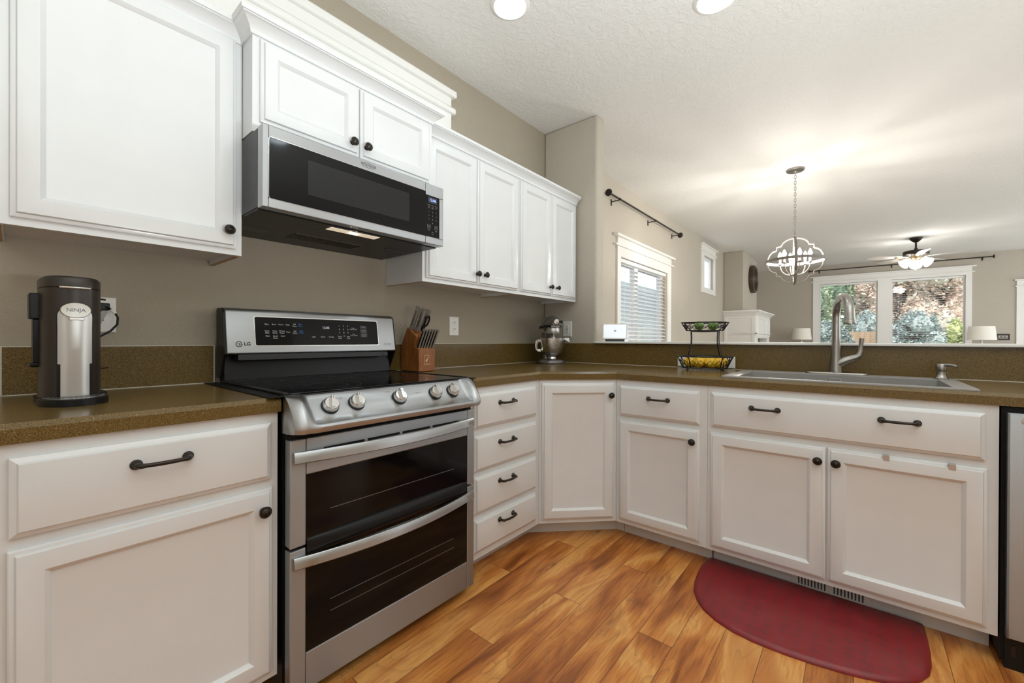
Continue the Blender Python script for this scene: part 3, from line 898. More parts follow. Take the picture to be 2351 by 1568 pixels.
# ================================================================ COUNTERS
def build_counters():
    CT0, CT1, EV, EB = 0.8715, 0.913, 0.011, 0.0115
    def slab(name, label, outer, front, hole=None):
        """outer polygon (x, y); front: indices of edges (i, i+1) that carry the eased front edge"""
        n = len(outer)
        P = [Vector(p) for p in outer]
        top = []
        for i in range(n):
            ea, eb = (i - 1) % n, i
            a = (P[i] - P[i - 1]).normalized()
            c = (P[(i + 1) % n] - P[i]).normalized()
            na, nc = Vector((-a.y, a.x)), Vector((-c.y, c.x))      # inward for a counter-clockwise outline
            da, dc = (EV if ea in front else 0.0), (EV if eb in front else 0.0)
            cr = na.x * nc.y - na.y * nc.x
            if abs(cr) < 1e-6:
                m = na * da
            else:
                m = Vector(((da * nc.y - dc * na.y) / cr, (dc * na.x - da * nc.x) / cr))
            top.append(P[i] + m)
        b = MB()
        bm = b.bm
        A = [bm.verts.new((p.x, p.y, CT0)) for p in P]
        B = [bm.verts.new((p.x, p.y, CT1 - EB)) for p in P]
        C_ = [bm.verts.new((p.x, p.y, CT1)) for p in top]
        for i in range(n):
            j = (i + 1) % n
            bm.faces.new((A[i], A[j], B[j], B[i]))
            bm.faces.new((B[i], B[j], C_[j], C_[i]))
        if hole is None:
            bm.faces.new(A)
            bm.faces.new(C_)
        else:
            hx0, hx1, hy0, hy1 = hole
            H = [(hx0, hy0), (hx1, hy0), (hx1, hy1), (hx0, hy1)]
            H0 = [bm.verts.new((x, y, CT0)) for x, y in H]
            H1 = [bm.verts.new((x, y, CT1)) for x, y in H]
            for i in range(4):
                j = (i + 1) % 4
                bm.faces.new((H0[i], H0[j], H1[j], H1[i]))
            for ring, hr in ((A, H0), (C_, H1)):
                ed = []
                for l in (ring, hr):
                    for i in range(len(l)):
                        e = bm.edges.get((l[i], l[(i + 1) % len(l)])) or bm.edges.new((l[i], l[(i + 1) % len(l)]))
                        ed.append(e)
                bmesh.ops.triangle_fill(bm, use_beauty=True, use_dissolve=False, edges=ed)
        o = b.build(name, 'counter', None, smooth=False)
        return tag(o, label, 'countertop')
    slab('countertop', 'speckled brown countertop under the coffee maker, left of the range', [(-0.57, -0.648), (-0.008, -0.648), (-0.008, -0.0005), (-0.57, -0.0005)], {0})
    d = 0.295
    slab('countertop', 'long speckled brown countertop turning the corner from the range to the sink', [(0.766, -0.648), (1.295, -0.648), (1.295 + d, -0.648 - d), (1.295 + d, -2.95), (XB - 0.0005, -2.95), (XB - 0.0005, -0.0005), (0.766, -0.0005)], {0, 1, 2}, hole=(1.632, 2.085, -2.262, -1.478))
    def splash(label, x0, x1, y0, y1, z1, caulks):
        o = MB().box(x0, x1, y0, y1, 0.9132, z1).build('backsplash', 'counter', None, smooth=False, bevel=0.001)
        tag(o, label, 'backsplash')
        for c in caulks:
            MB().box(*c).build('caulk_line', 'caulk', o, smooth=False)
    splash('short speckled brown backsplash behind the coffee maker', -0.533, -0.008, -0.020, -0.0005, 1.0575,
           [(-0.533, -0.008, -0.0205, -0.0005, 1.0575, 1.0600), (-0.011, -0.0078, -0.0215, -0.018, 0.9132, 1.0575), (-0.536, -0.533, -0.0205, -0.0005, 0.9132, 1.0600), (-0.533, -0.008, -0.0225, -0.0198, 0.9131, 0.9155)])
    splash('speckled brown backsplash behind the knife block and stand mixer', 0.766, 2.2175, -0.020, -0.0005, 1.0575,
           [(0.766, 2.2175, -0.0205, -0.0005, 1.0575, 1.0600), (0.766, 2.2175, -0.0225, -0.0198, 0.9131, 0.9155)])
    splash('long speckled brown backsplash behind the sink, under the white ledge', 2.218, XB - 0.0005, -2.95, -0.0005, 1.0602,
           [(2.2155, 2.2182, -2.95, -0.02, 0.9131, 0.9155)])
    o = MB().prism([(2.193, -0.487), (2.193, -3.3), (2.47, -3.3), (2.47, -0.4715), (2.2365, -0.4715), (2.2365, -0.464), (2.205, -0.464)], 'z', 1.0606, 1.0755).build('bar_ledge', 'trim', None, smooth=False, bevel=0.004)
    tag(o, 'white painted ledge capping the half wall behind the sink', 'ledge')

# ================================================================ APPLIANCES
def build_range():
    W = 0.757
    r = thing('range', 'stainless double-oven electric range with black glass top and five knobs', 'stove', (-0.005, 0, 0.003))
    b = MB()
    b.box(0.002, W - 0.002, -0.645, -0.03, 0.035, 0.895)
    b.box(0.03, W - 0.03, -0.60, -0.05, -0.003, 0.035)
    b.build('body', 'black', r, smooth=False)
    # cooktop: black frame, glass, burner rings
    MB().box(0.0, W, -0.655, -0.075, 0.895, 0.9145).box(0.0, 0.018, -0.65, -0.075, 0.9145, 0.922).box(W - 0.018, W, -0.65, -0.075, 0.9145, 0.922).box(0.018, W - 0.018, -0.105, -0.075, 0.9145, 0.922).build('cooktop_frame', 'black', r, bevel=0.003)
    ct = MB().box(0.019, W - 0.019, -0.650, -0.106, 0.9146, 0.9195).build('glass_top', 'cook_glass', r, bevel=0.002)
    for x, y, rad in ((0.20, -0.51, 0.115), (0.56, -0.51, 0.095), (0.20, -0.25, 0.08), (0.56, -0.25, 0.105), (0.38, -0.24, 0.06)):
        bb = MB()
        for q in (rad, rad * 0.62):
            p = [(x + q * math.cos(2 * PI * i / 48), y + q * math.sin(2 * PI * i / 48), 0.9197) for i in range(48)]
            bb.tube(p, 0.0, closed=True, flat=(0.0012, 0.0001))
        bb.build('burner_ring', 'ring_mark', ct, smooth=False)
    # backguard: black riser, side cheeks, leaning stainless panel
    MB().prism([(-0.03, 0.90), (-0.088, 0.90), (-0.088, 0.916), (-0.075, 1.01), (-0.075, 1.03), (-0.03, 1.10)], 'x', 0.012, W - 0.012).build('riser', 'black', r, smooth=False, bevel=0.002)
    MB().box(0.045, 0.70, -0.128, -0.08, 0.998, 1.021).build('vent_trim', 'dark_metal', r, bevel=0.002)
    for x in (0.045, 0.675):
        MB().box(x, x + 0.028, -0.1295, -0.127, 1.001, 1.016).build('bracket', 'dark_metal', r, smooth=False)
    prof = [(-0.122, 1.021), (-0.130, 1.026), (-0.104, 1.185), (-0.099, 1.195), (-0.088, 1.2015), (-0.035, 1.204), (-0.028, 1.198), (-0.028, 1.021)]
    MB().prism(prof, 'x', 0.008, W - 0.008).build('control_panel', 'steel', r, bevel=0.003)
    for x in (0.001, W - 0.009):
        MB().prism([(y + (0.004 if y < -0.05 else 0), z - 0.003) for y, z in prof[:-1]] + [(-0.028, 0.93), (-0.07, 0.93)], 'x', x, x + 0.008).build('end_cap', 'black', r, smooth=False, bevel=0.001)
    # display on the leaning face
    P0 = Vector((0, -0.130, 1.026))
    uz = Vector((0, 0.026, 0.159)).normalized()
    un = Vector((0, -uz.z, uz.y))
    def on(x, h, e=0.0):
        return P0 + Vector((x, 0, 0)) + uz * h + un * e
    def plate(name, x0, x1, h0, h1, rad, e0, e1, m, par):
        p = rrect(x0, x1, h0, h1, rad)
        return MB().loops([[on(x, h, e0) for x, h in p], [on(x, h, e1) for x, h in p]]).build(name, m, par, ang=30)
    plate('display_bezel', 0.103, 0.656, 0.026, 0.149, 0.008, 0.0, 0.0012, 'steel_hi', r)
    d = plate('display', 0.107, 0.652, 0.030, 0.145, 0.006, 0.001, 0.0020, 'black_glass', r)
    t, tm, tq, tb, tc = MB(), MB(), MB(), MB(), MB()
    def put(bb, s, x, h, size):
        for i, ln in enumerate(s.split('\n')):
            bb.text(ln, size, on(x, h - i * size * 1.05, 0.0023), (1, 0, 0), uz)
    sz = 0.0078
    for s, x, h in (('Bake', .150, .116), ('Broil', .177, .116), ('Warm', .203, .116), ('Pizza', .230, .116), ('Self\nClean', .258, .119),
                    ('Conv.\nBake', .150, .089), ('Conv.\nRoast', .179, .089), ('Warm/\nProof', .206, .089), ('Pizza', .231, .085), ('Self\nClean', .258, .089),
                    ('Bake', .151, .068), ('Speed\nRoast', .180, .068), ('Broil', .209, .068),
                    ('Light', .336, .066), ('Clock', .376, .066), ('Settings', .415, .066),
                    ('Cook\nTime', .455, .068), ('Start\nTime', .497, .068),
                    ('Upper\nTimer On/Off', .524, .109), ('Lower\nTimer On/Off', .525, .080)):
        put(t if x < 0.3 else tm if x < 0.44 else tq, s, x, h, sz if 'On/Off' not in s else 0.0062)
    for i, s in enumerate('1234567890'):
        q = (i % 3, i // 3) if i < 9 else (1, 3)
        put(tq, s, .455 + q[0] * .021, .117 - q[1] * .0155, 0.0095)
    t.build('mode_lettering', 'text', d, smooth=False)
    tm.build('button_lettering', 'text', d, smooth=False)
    tq.build('number_lettering', 'text', d, smooth=False)
    put(tb, 'Easy\nClean', .282, .120, sz)
    put(tb, 'Easy\nClean', .284, .091, sz)
    tb.build('blue_lettering', 'text_blue', d, smooth=False)
    put(tc, '12:05', .393, .107, 0.0150)
    tc.build('clock_digits', 'led_white', d, smooth=False)
    for h0, h1 in ((.107, .122), (.086, .1045), (.066, .084)):
        plate('key_pad', .560, .594, h0, h1, 0.001, 0.002, 0.0026, 'dark_metal', d)
    tk = MB()
    for s, h in (('START', .114), ('Clear Off', .098), ('Upper', .091), ('Clear Off', .078), ('Lower', .071)):
        tk.text(s, 0.0062, on(.577, h, 0.0028), (1, 0, 0), uz)
    tk.build('key_lettering', 'text_dim', d, smooth=False)
    # maker's mark: ringed face and two letters
    lg = MB()
    c = (0.049, 0.036)
    ring = [on(c[0] + 0.0105 * math.cos(a), c[1] + 0.0105 * math.sin(a), 0.0010) for a in [0.35 + 2 * PI * i / 28 for i in range(27)]]
    lg.tube(ring, 0.0, flat=(0.0008, 0.0009))
    lg.tube([on(c[0], c[1] + 0.005, 0.001), on(c[0], c[1] - 0.005, 0.001), on(c[0] + 0.004, c[1] - 0.005, 0.001)], 0.0, flat=(0.0008, 0.0009))
    lg.tube([on(c[0] + 0.003, c[1], 0.001), on(c[0] + 0.0105, c[1], 0.001)], 0.0, flat=(0.0008, 0.0009))
    lg.ball(on(c[0] - 0.005, c[1] + 0.004, 0.001), 0.0014)
    lg.text('LG', 0.019, on(0.077, 0.036, 0.0012), (1, 0, 0), uz, bold=0.0004)
    lg.build('maker_mark', 'dark_metal', r, smooth=False)
    ic = MB()
    for x in (.690, .705, .720):
        p = rrect(x - .005, x + .005, .027, .036, .001, 2)
        ic.tube([on(a, h, 0.0004) for a, h in p], 0.0, closed=True, flat=(0.0005, 0.0003))
    ic.build('icon_marks', 'text_dark', r, smooth=False)
    # sculpted front control panel with knobs
    def blend(a, b_, k):
        return tuple(p + (q - p) * k for p, q in zip(a, b_))
    mid = [(-0.640, 0.916), (-0.652, 0.9130), (-0.672, 0.8935), (-0.692, 0.8705), (-0.7115, 0.8480), (-0.727, 0.8345), (-0.741, 0.8330), (-0.7485, 0.8300), (-0.7515, 0.8250), (-0.7505, 0.8190), (-0.744, 0.8085), (-0.690, 0.8040)]
    end = [(-0.640, 0.916), (-0.660, 0.9150), (-0.684, 0.9090), (-0.706, 0.8960), (-0.724, 0.8770), (-0.736, 0.8580), (-0.743, 0.8440), (-0.7465, 0.8330), (-0.7480, 0.8250), (-0.7470, 0.8190), (-0.741, 0.8090), (-0.690, 0.8040)]
    def prof_at(x):
        e = min(x, W - x)
        k = min(1.0, max(0.0, (e - 0.030) / 0.036))
        k = k * k * (3 - 2 * k)
        q = [blend(a, b_, k) for a, b_ in zip(end, mid)]
        pull = max(0.0, 1 - e / 0.03) ** 2 * 0.022
        return [(y + pull * max(0.0, min(1.0, (-0.62 - y) / 0.1)), z) for y, z in q]
    xs = [0, 0.002, 0.006, 0.012, 0.02] + [0.026 + 0.0035 * i for i in range(14)] + [0.085 + (W / 2 - 0.085) * i / 8 for i in range(9)]
    xs = xs + [W - x for x in xs[-2::-1]]
    PR = [prof_at(x) for x in xs]
    MB().loops([[(x, y, z) for y, z in p] + [(x, -0.640, 0.804)] for x, p in zip(xs, PR)]).build('knob_panel', 'steel', r, ang=40)
    nrm = Vector((0, -0.0225, 0.0195)).normalized()
    nrm = Vector((0, -0.755, 0.656))
    mk = nrm.to_track_quat('Z', 'Y').to_matrix()
    for x, turn in ((0.122, 0.30), (0.211, 0.22), (0.376, 0.16), (0.540, 0.10), (0.630, 0.05)):
        base = Vector((x, -0.690, 0.8725))
        k = MB().lathe([(0.0275, 0), (0.0275, 0.004), (0.0255, 0.005)], 36, (0, 0, 0), mk).build('knob_skirt', 'black', r, loc=base)
        q = MB().lathe([(0.0240, 0.003), (0.0252, 0.006), (0.0245, 0.017), (0.0215, 0.0215), (0.0205, 0.0205), (0.0, 0.0205)], 36, (0, 0, 0), mk)
        q.build('knob', 'steel_hi', k, ang=30)
        g = MB().box(-0.0058, 0.0058, -0.0235, 0.0245, 0.018, 0.0325)
        g.bm.verts.ensure_lookup_table()
        for v in g.bm.verts:
            if v.co.z > 0.03:
                v.co.y *= 0.86
        rm = mk.to_4x4() @ Matrix.Rotation(-turn, 4, 'Z')
        g.xform(rm).build('grip', 'steel_hi', k, smooth=False, bevel=0.0012)
        mkb = MB().box(-0.0007, 0.0007, 0.0100, 0.0185, 0.0324, 0.0328).xform(rm)
        mkb.build('pointer_mark', 'black', k, smooth=False)
        dt = MB()
        for a in range(9):
            an = 2.4 + a * 0.62
            dt.ball(mk @ Vector((0.0250 * math.cos(an), 0.0250 * math.sin(an), 0.0115)), 0.0009, u=6, v=4)
        dt.build('dial_marks', 'text_dark', k)
    pt = MB()
    uz2 = Vector((0, 0.656, 0.755))
    for s, x, h in (('WARM', 0.340, 0.030), ('ON', 0.166, 0.026), ('SURFACE', 0.462, 0.012), ('.', 0.290, 0.006)):
        pt.text(s, 0.006, Vector((x, -0.690, 0.8725)) + uz2 * h + nrm * 0.0012, (1, 0, 0), uz2)
    pt.build('panel_lettering', 'text_dark', r, smooth=False)
    # doors
    MB().box(0.004, W - 0.004, -0.672, -0.645, 0.786, 0.799).build('vent_gap', 'black_matte', r, smooth=False)
    YF, YB = -0.692, -0.655
    def oven_door(z0, z1, gx0, gx1, gz0, gz1, topglass):
        dd = MB()
        if topglass:       # lower door: glass runs to the top edge
            dd.box(0.004, gx0, YF, YB, z0, z1).box(gx1, W - 0.002, YF, YB, z0, z1).box(gx0, gx1, YF, YB, z0, gz0)
        else:
            dd.box(0.004, gx0, YF, YB, z0, z1).box(gx1, W - 0.002, YF, YB, z0, z1).box(gx0, gx1, YF, YB, gz1, z1)
        do = dd.build('oven_door', 'steel_door', r, smooth=False, bevel=0.0035)
        MB().box(gx0 + 0.0005, gx1 - 0.0005, YF + 0.0015, YB + 0.004, gz0, gz1).build('window', 'black_glass', do, smooth=False)
        return do
    up = oven_door(0.470, 0.786, 0.050, 0.715, 0.470, 0.678, False)
    lo = oven_door(0.035, 0.462, 0.050, 0.715, 0.148, 0.462, True)
    sl = MB()
    for x0, x1 in ((0.103, 0.240), (0.252, 0.378), (0.390, 0.516), (0.528, 0.664)):
        sl.box(x0, x1, YF - 0.0006, YF + 0.001, 0.7425, 0.7505)
    sl.build('vent_slots', 'black_matte', up, smooth=False)
    def racks(par, zs):
        for z in zs:
            MB().box(0.125, 0.64, YF + 0.0008, YF + 0.0014, z, z + 0.0022).build('rack_line', 'text_dark', par, smooth=False)
    racks(up, (0.555,))
    racks(lo, (0.235, 0.272))
    def bar(par, zt, hh, bow):
        b_ = MB()
        ls = []
        for i in range(33):
            u = i / 32
            x = 0.012 + (W - 0.026) * u
            k = 1 - (2 * u - 1) ** 2
            y = -0.701 - bow * k
            t_ = 0.0055 + 0.004 * k
            ls.append([(x, y + t_ * 2, zt - 0.002), (x, y + 0.002, zt), (x, y, zt - 0.002), (x, y - 0.0032, zt - hh * 0.5), (x, y - 0.0050, zt - hh + 0.003), (x, y - 0.002, zt - hh), (x, y + t_ * 2, zt - hh + 0.003)])
        b_.loops(ls)
        for x in (0.030, W - 0.032):
            b_.box(x - 0.012, x + 0.012, -0.702, YF + 0.002, zt - hh * 0.8, zt - 0.004)
        b_.build('handle', 'steel', par, ang=40)
    bar(up, 0.752, 0.034, 0.045)
    bar(lo, 0.444, 0.033, 0.050)
    # dark curved hollow behind the lower handle
    rc = MB()
    ls = []
    for i in range(25):
        u = i / 24
        x = 0.052 + 0.661 * u
        k = math.sin(PI * u) ** 0.6 if 0 < u < 1 else 0.0
        d_ = 0.0015 + 0.017 * k
        ls.append([(x, YF + 0.001, 0.486 + 0.006 * k)] + [(x, YF - d_ * math.sin(PI * j / 7), 0.462 + (0.024 + 0.006 * k) * math.cos(PI * j / 7)) for j in range(1, 7)] + [(x, YF + 0.001, 0.438 - 0.006 * k)])
    rc.loops(ls).build('handle_recess', 'black', up, ang=50)
    # dark strips bridging the gaps to the counters
    for x0, x1, lab in ((-0.045, -0.0045, 'black gap cover strip between the left countertop and the range'), (0.7525, 0.800, 'black gap cover strip between the range and the right countertop')):
        o = MB().box(x0, x1, -0.655, -0.032, 0.9135, 0.9162).build('gap_cover', 'black_matte', None, bevel=0.001)
        tag(o, lab, 'cover strip', 'gap covers beside the range')

def build_microwave():
    r = thing('microwave', 'low-profile stainless over-range microwave with black glass door', 'microwave', (-0.007, 0, 1.508))
    W, H = 0.750, 0.263
    MB().box(0.001, W - 0.001, -0.452, -0.004, 0.004, H - 0.002).build('body', 'dark_metal', r, smooth=False, bevel=0.002)
    MB().box(0.003, W - 0.003, -0.495, -0.452, 0.005, H - 0.003).build('door_core', 'black', r, smooth=False)
    DX = 0.6485
    # door surround: top rail, bottom rail, left stile
    b = MB()
    b.box(0.0, 0.018, -0.497, -0.456, 0.0, H)
    b.box(0.018, DX, -0.497, -0.456, 0.225, H)
    b.box(0.018, DX, -0.497, -0.456, 0.0, 0.029)
    d = b.build('door', 'steel', r, smooth=False, bevel=0.0025)
    MB().box(0.0175, DX, -0.4955, -0.47, 0.0285, 0.2255).build('window', 'black_glass', d, smooth=False)
    MB().box(0.143, 0.563, -0.4961, -0.4955, 0.073, 0.192).build('screen_mesh', 'mesh_window', d, smooth=False)
    fr = MB()
    fr.tube([(DX, -0.4968, 0.2265), (0.026, -0.4968, 0.2265), (0.0205, -0.4968, 0.2245), (0.0185, -0.4968, 0.219), (0.0185, -0.4968, 0.036), (0.0205, -0.4968, 0.0305), (0.026, -0.4968, 0.0285), (DX, -0.4968, 0.0285)], 0.0012, 6)
    fr.build('window_bead', 'chrome', d)
    t = MB().text('Whirlpool', 0.0155, (0.372, -0.4975, 0.247), align='CENTER', bold=0.0002)
    t.tube([(0.372 + 0.030 * math.cos(a), -0.4974, 0.246 + 0.009 * math.sin(a)) for a in [0.2 + 5.6 * i / 24 for i in range(25)]], 0.0, flat=(0.0005, 0.0004))
    t.build('maker_mark', 'text_dark', d, smooth=False)
    # control strip on the right
    b = MB()
    b.box(DX + 0.002, W, -0.497, -0.456, 0.212, H)
    b.box(DX + 0.002, W, -0.497, -0.456, 0.0, 0.029)
    b.box(0.728, W, -0.497, -0.456, 0.029, 0.212)
    c = b.build('control_panel', 'steel', r, smooth=False, bevel=0.0025)
    MB().box(DX + 0.002, 0.7285, -0.4955, -0.47, 0.0285, 0.2125).build('keypad', 'black_glass', c, smooth=False)
    MB().tube([(DX + 0.004, -0.4968, 0.2125), (0.724, -0.4968, 0.2125), (0.7275, -0.4968, 0.209), (0.7275, -0.4968, 0.034), (0.724, -0.4968, 0.0295), (DX + 0.004, -0.4968, 0.0295)], 0.0012, 6).build('keypad_bead', 'chrome', c)
    MB().box(0.664, 0.713, -0.4960, -0.4954, 0.181, 0.206).build('clock_display', 'lcd', c, smooth=False)
    MB().text('12:06', 0.017, (0.6885, -0.4963, 0.1935)).build('clock_digits', 'led_blue', c, smooth=False)
    t, tn = MB(), MB()
    for row, z in enumerate((0.171, 0.163)):
        for x, s in ((0.668, ('Popcorn', 'Cook\nTime')[row]), (0.689, ('Reheat', 'Cook\nPower')[row]), (0.709, ('Defrost', 'Timer')[row])):
            for i, ln in enumerate(s.split('\n')):
                t.text(ln, 0.0048, (x, -0.4957, z - i * 0.005))
    for i, s in enumerate('123456789'):
        tn.text(s, 0.0075, (0.668 + 0.0205 * (i % 3), -0.4957, 0.141 - 0.0165 * (i // 3)))
    tn.text('0', 0.0075, (0.6885, -0.4957, 0.0915))
    tn.build('number_lettering', 'text_dim', c, smooth=False)
    for s, x, z in (('Cancel', 0.668, 0.078), ('Off', 0.668, 0.072), ('+30', 0.709, 0.079), ('Start', 0.709, 0.073), ('Vent', 0.668, 0.060), ('Light', 0.709, 0.060), ('Fan', 0.6885, 0.052), ('Lock', 0.6885, 0.045)):
        t.text(s, 0.0056, (x, -0.4957, z))
    for x in (0.668, 0.709):
        p = rrect(x - 0.0085, x + 0.0085, 0.067, 0.084, 0.001, 2)
        t.tube([(a, -0.4957, h) for a, h in p], 0.0, closed=True, flat=(0.0004, 0.0002))
    t.build('button_lettering', 'text_dim', c, smooth=False)
    # underside
    u = MB().box(0.004, W - 0.004, -0.450, -0.01, -0.003, 0.004).build('underside', 'black', r, smooth=False, bevel=0.001)
    lp = MB().box(0.258, 0.464, -0.432, -0.388, -0.0045, -0.0028).build('lamp_lens', 'hood_light', u, smooth=False)
    b = MB()
    for x in (0.348, 0.360, 0.372):
        b.ball((x, -0.410, -0.005), 0.004, u=8, v=5)
    b.build('lamp_led', 'hood_led', lp)
    for x0, x1, y0, y1 in ((0.215, 0.500, -0.235, -0.135), (0.01, 0.130, -0.200, -0.140), (0.600, 0.705, -0.290, -0.245)):
        fm = MB().box(x0, x1, y0, y1, -0.0045, -0.0028).build('filter', 'grille' if x0 > 0.1 and x0 < 0.4 else 'dark_metal', u, smooth=False)
        if 0.1 < x0 < 0.4:
            b = MB()
            for i in range(27):
                x = x0 + 0.006 + i * (x1 - x0 - 0.012) / 26
                b.box(x - 0.0016, x + 0.0016, y0 + 0.004, y1 - 0.004, -0.0062, -0.0044)
            b.build('louvres', 'black', fm, smooth=False)

def build_dishwasher():
    r = thing('dishwasher', 'stainless dishwasher cut off at the right edge of the photo', 'dishwasher', (XB - 0.03, -2.3215, 0), -PI / 2)
    F = 0.606
    MB().box(0.003, 0.598, -F, 0.0, 0.02, 0.868).build('body', 'black_matte', r, smooth=False)
    d = MB().panel(0.012, 0.592, 0.112, 0.852, [(0, -F), (0, -F - 0.030), (0.004, -F - 0.036), (0.011, -F - 0.038)]).build('door', 'steel_door', r, ang=25)
    MB().box(0.012, 0.592, -F - 0.004, -F + 0.02, 0.0, 0.110).build('kick_plate', 'black', r, smooth=False)
    MB().lathe([(0.011, 0), (0.011, 0.0012), (0.0105, 0.0016)], 24, (0.050, -F - 0.038, 0.829), RX90).build('badge', 'silver', d)
    MB().prism([(0.045, 0.806), (0.55, 0.806), (0.53, 0.772), (0.50, 0.760), (0.10, 0.760), (0.07, 0.772)], 'y', -F - 0.050, -F - 0.037).build('handle', 'steel_hi', d, bevel=0.004)
    MB().box(0.026, 0.036, -F - 0.006, -F - 0.003, 0.045, 0.080).build('latch', 'bronze', r, smooth=False)

# ================================================================ SINK, FAUCET
def build_sink():
    r = thing('sink', 'grey composite drop-in sink in the countertop under the faucet', 'sink', (1.87, -1.870, 0.9132))
    X0, X1, Y0, Y1 = 1.606 - 1.87, 2.150 - 1.87, -0.409, 0.409
    def rect(i, z, ex=0.0):
        x0, x1, y0, y1 = X0 + i, X1 - i - ex, Y0 + i, Y1 - i
        p = rrect(x0, x1, y0, y1, 0.010, 3)
        return [(a, b_, z) for a, b_ in p]
    b = MB()
    b.loops([rect(0.0, 0.0002), rect(0.0, 0.005), rect(0.003, 0.008), rect(0.048, 0.0065, 0.030), rect(0.054, 0.003, 0.030), rect(0.058, -0.19, 0.030), rect(0.085, -0.205, 0.030)], close_first=False)
    b.build('basin', 'sink', r, ang=40)
    pl = MB().box(0.186, 0.1885, -0.023, 0.023, -0.028, -0.010).build('maker_plate', 'silver', r, smooth=False)
    eng = MB()
    for q in range(6):
        y = -0.0155 + q * 0.0062
        eng.box(0.1855, 0.1861, y - 0.0019, y + 0.0019, -0.0215, -0.0165)
    eng.build('engraving', 'text_dark', pl, smooth=False)
    MB().lathe([(0.055, -0.204), (0.055, -0.2025), (0.04, -0.202), (0.035, -0.206), (0.0, -0.206)], 24, (-0.01, 0, 0)).build('drain', 'chrome', r)

    f = thing('faucet', 'tall brushed-nickel pull-down faucet with a side lever, behind the sink', 'faucet', (2.115, -1.870, 0.9205))
    p = rrect(-0.028, 0.028, -0.125, 0.125, 0.027, 6)
    MB().loops([[(x, y, 0) for x, y in p], [(x, y, 0.005) for x, y in p], [(x * 0.94, y * 0.99, 0.008) for x, y in p]]).build('deck_plate', 'nickel', f)
    a = math.radians(16)
    dx, dy = -math.cos(a), -math.sin(a)
    b = MB()
    b.lathe([(0.0285, 0.007), (0.0275, 0.02), (0.0235, 0.06), (0.0205, 0.10), (0.0185, 0.15), (0.0180, 0.157)], 24)
    b.build('body', 'nickel', f)
    R = 0.098
    cz = 0.282
    pts, rs = [], []
    pts += [(0, 0, 0.1575), (0, 0, 0.20), (0, 0, 0.25)]
    rs += [0.0178, 0.0172, 0.0168]
    for i in range(15):
        t = PI - (PI * 0.98) * i / 14
        h = R + R * math.cos(t)
        pts.append((dx * h, dy * h, cz + 0.093 * math.sin(t)))
        rs.append(0.0165 + 0.0035 * i / 14)
    pts += [(dx * (2 * R + 0.003), dy * (2 * R + 0.003), 0.259)]
    rs += [0.0215]
    MB().tube(pts, rs, 20).build('spout', 'nickel', f)
    tip = Vector((dx * (2 * R + 0.003), dy * (2 * R + 0.003), 0.0))
    sp = MB().lathe([(0.0258, 0.2425), (0.0262, 0.244), (0.0215, 0.2605)], 24, tip).build('spray_head', 'nickel', f)
    MB().lathe([(0.0235, 0.2418), (0.0235, 0.2435), (0.0, 0.2435)], 24, tip).build('aerator', 'black', sp)
    # branch valve and lever on the right
    MB().tube([(0, -0.003, 0.046), (0, -0.016, 0.055), (0, -0.034, 0.066), (0, -0.054, 0.075), (0, -0.070, 0.081)], [0.0215, 0.0225, 0.0200, 0.0178, 0.0165], 20).build('valve_arm', 'nickel', f)
    MB().tube([(0, -0.071, 0.0815), (0, -0.082, 0.087), (0, -0.091, 0.098), (0, -0.094, 0.118), (0, -0.096, 0.150), (0, -0.099, 0.178)], [0.0160, 0.0150, 0.0130, 0.0095, 0.0088, 0.0105], 16).build('lever', 'nickel', f)

    s = thing('soap_dispenser', 'short brushed-nickel soap pump beside the sink, right of the faucet', 'soap dispenser', (2.090, -2.236, 0.9205))
    MB().lathe([(0.024, 0), (0.024, 0.003), (0.019, 0.008), (0.015, 0.020), (0.0155, 0.034), (0.0175, 0.036)], 20).build('base', 'nickel', s)
    h = MB().lathe([(0.0175, 0.037), (0.0180, 0.040), (0.0180, 0.062), (0.0160, 0.066), (0.0, 0.067)], 20)
    h.build('pump_head', 'nickel', s)
    MB().tube([(-0.004, -0.004, 0.060), (-0.018, -0.022, 0.0625), (-0.030, -0.036, 0.0605), (-0.036, -0.043, 0.056)], [0.0075, 0.0065, 0.0055, 0.0050], 12).build('nozzle', 'nickel', s)

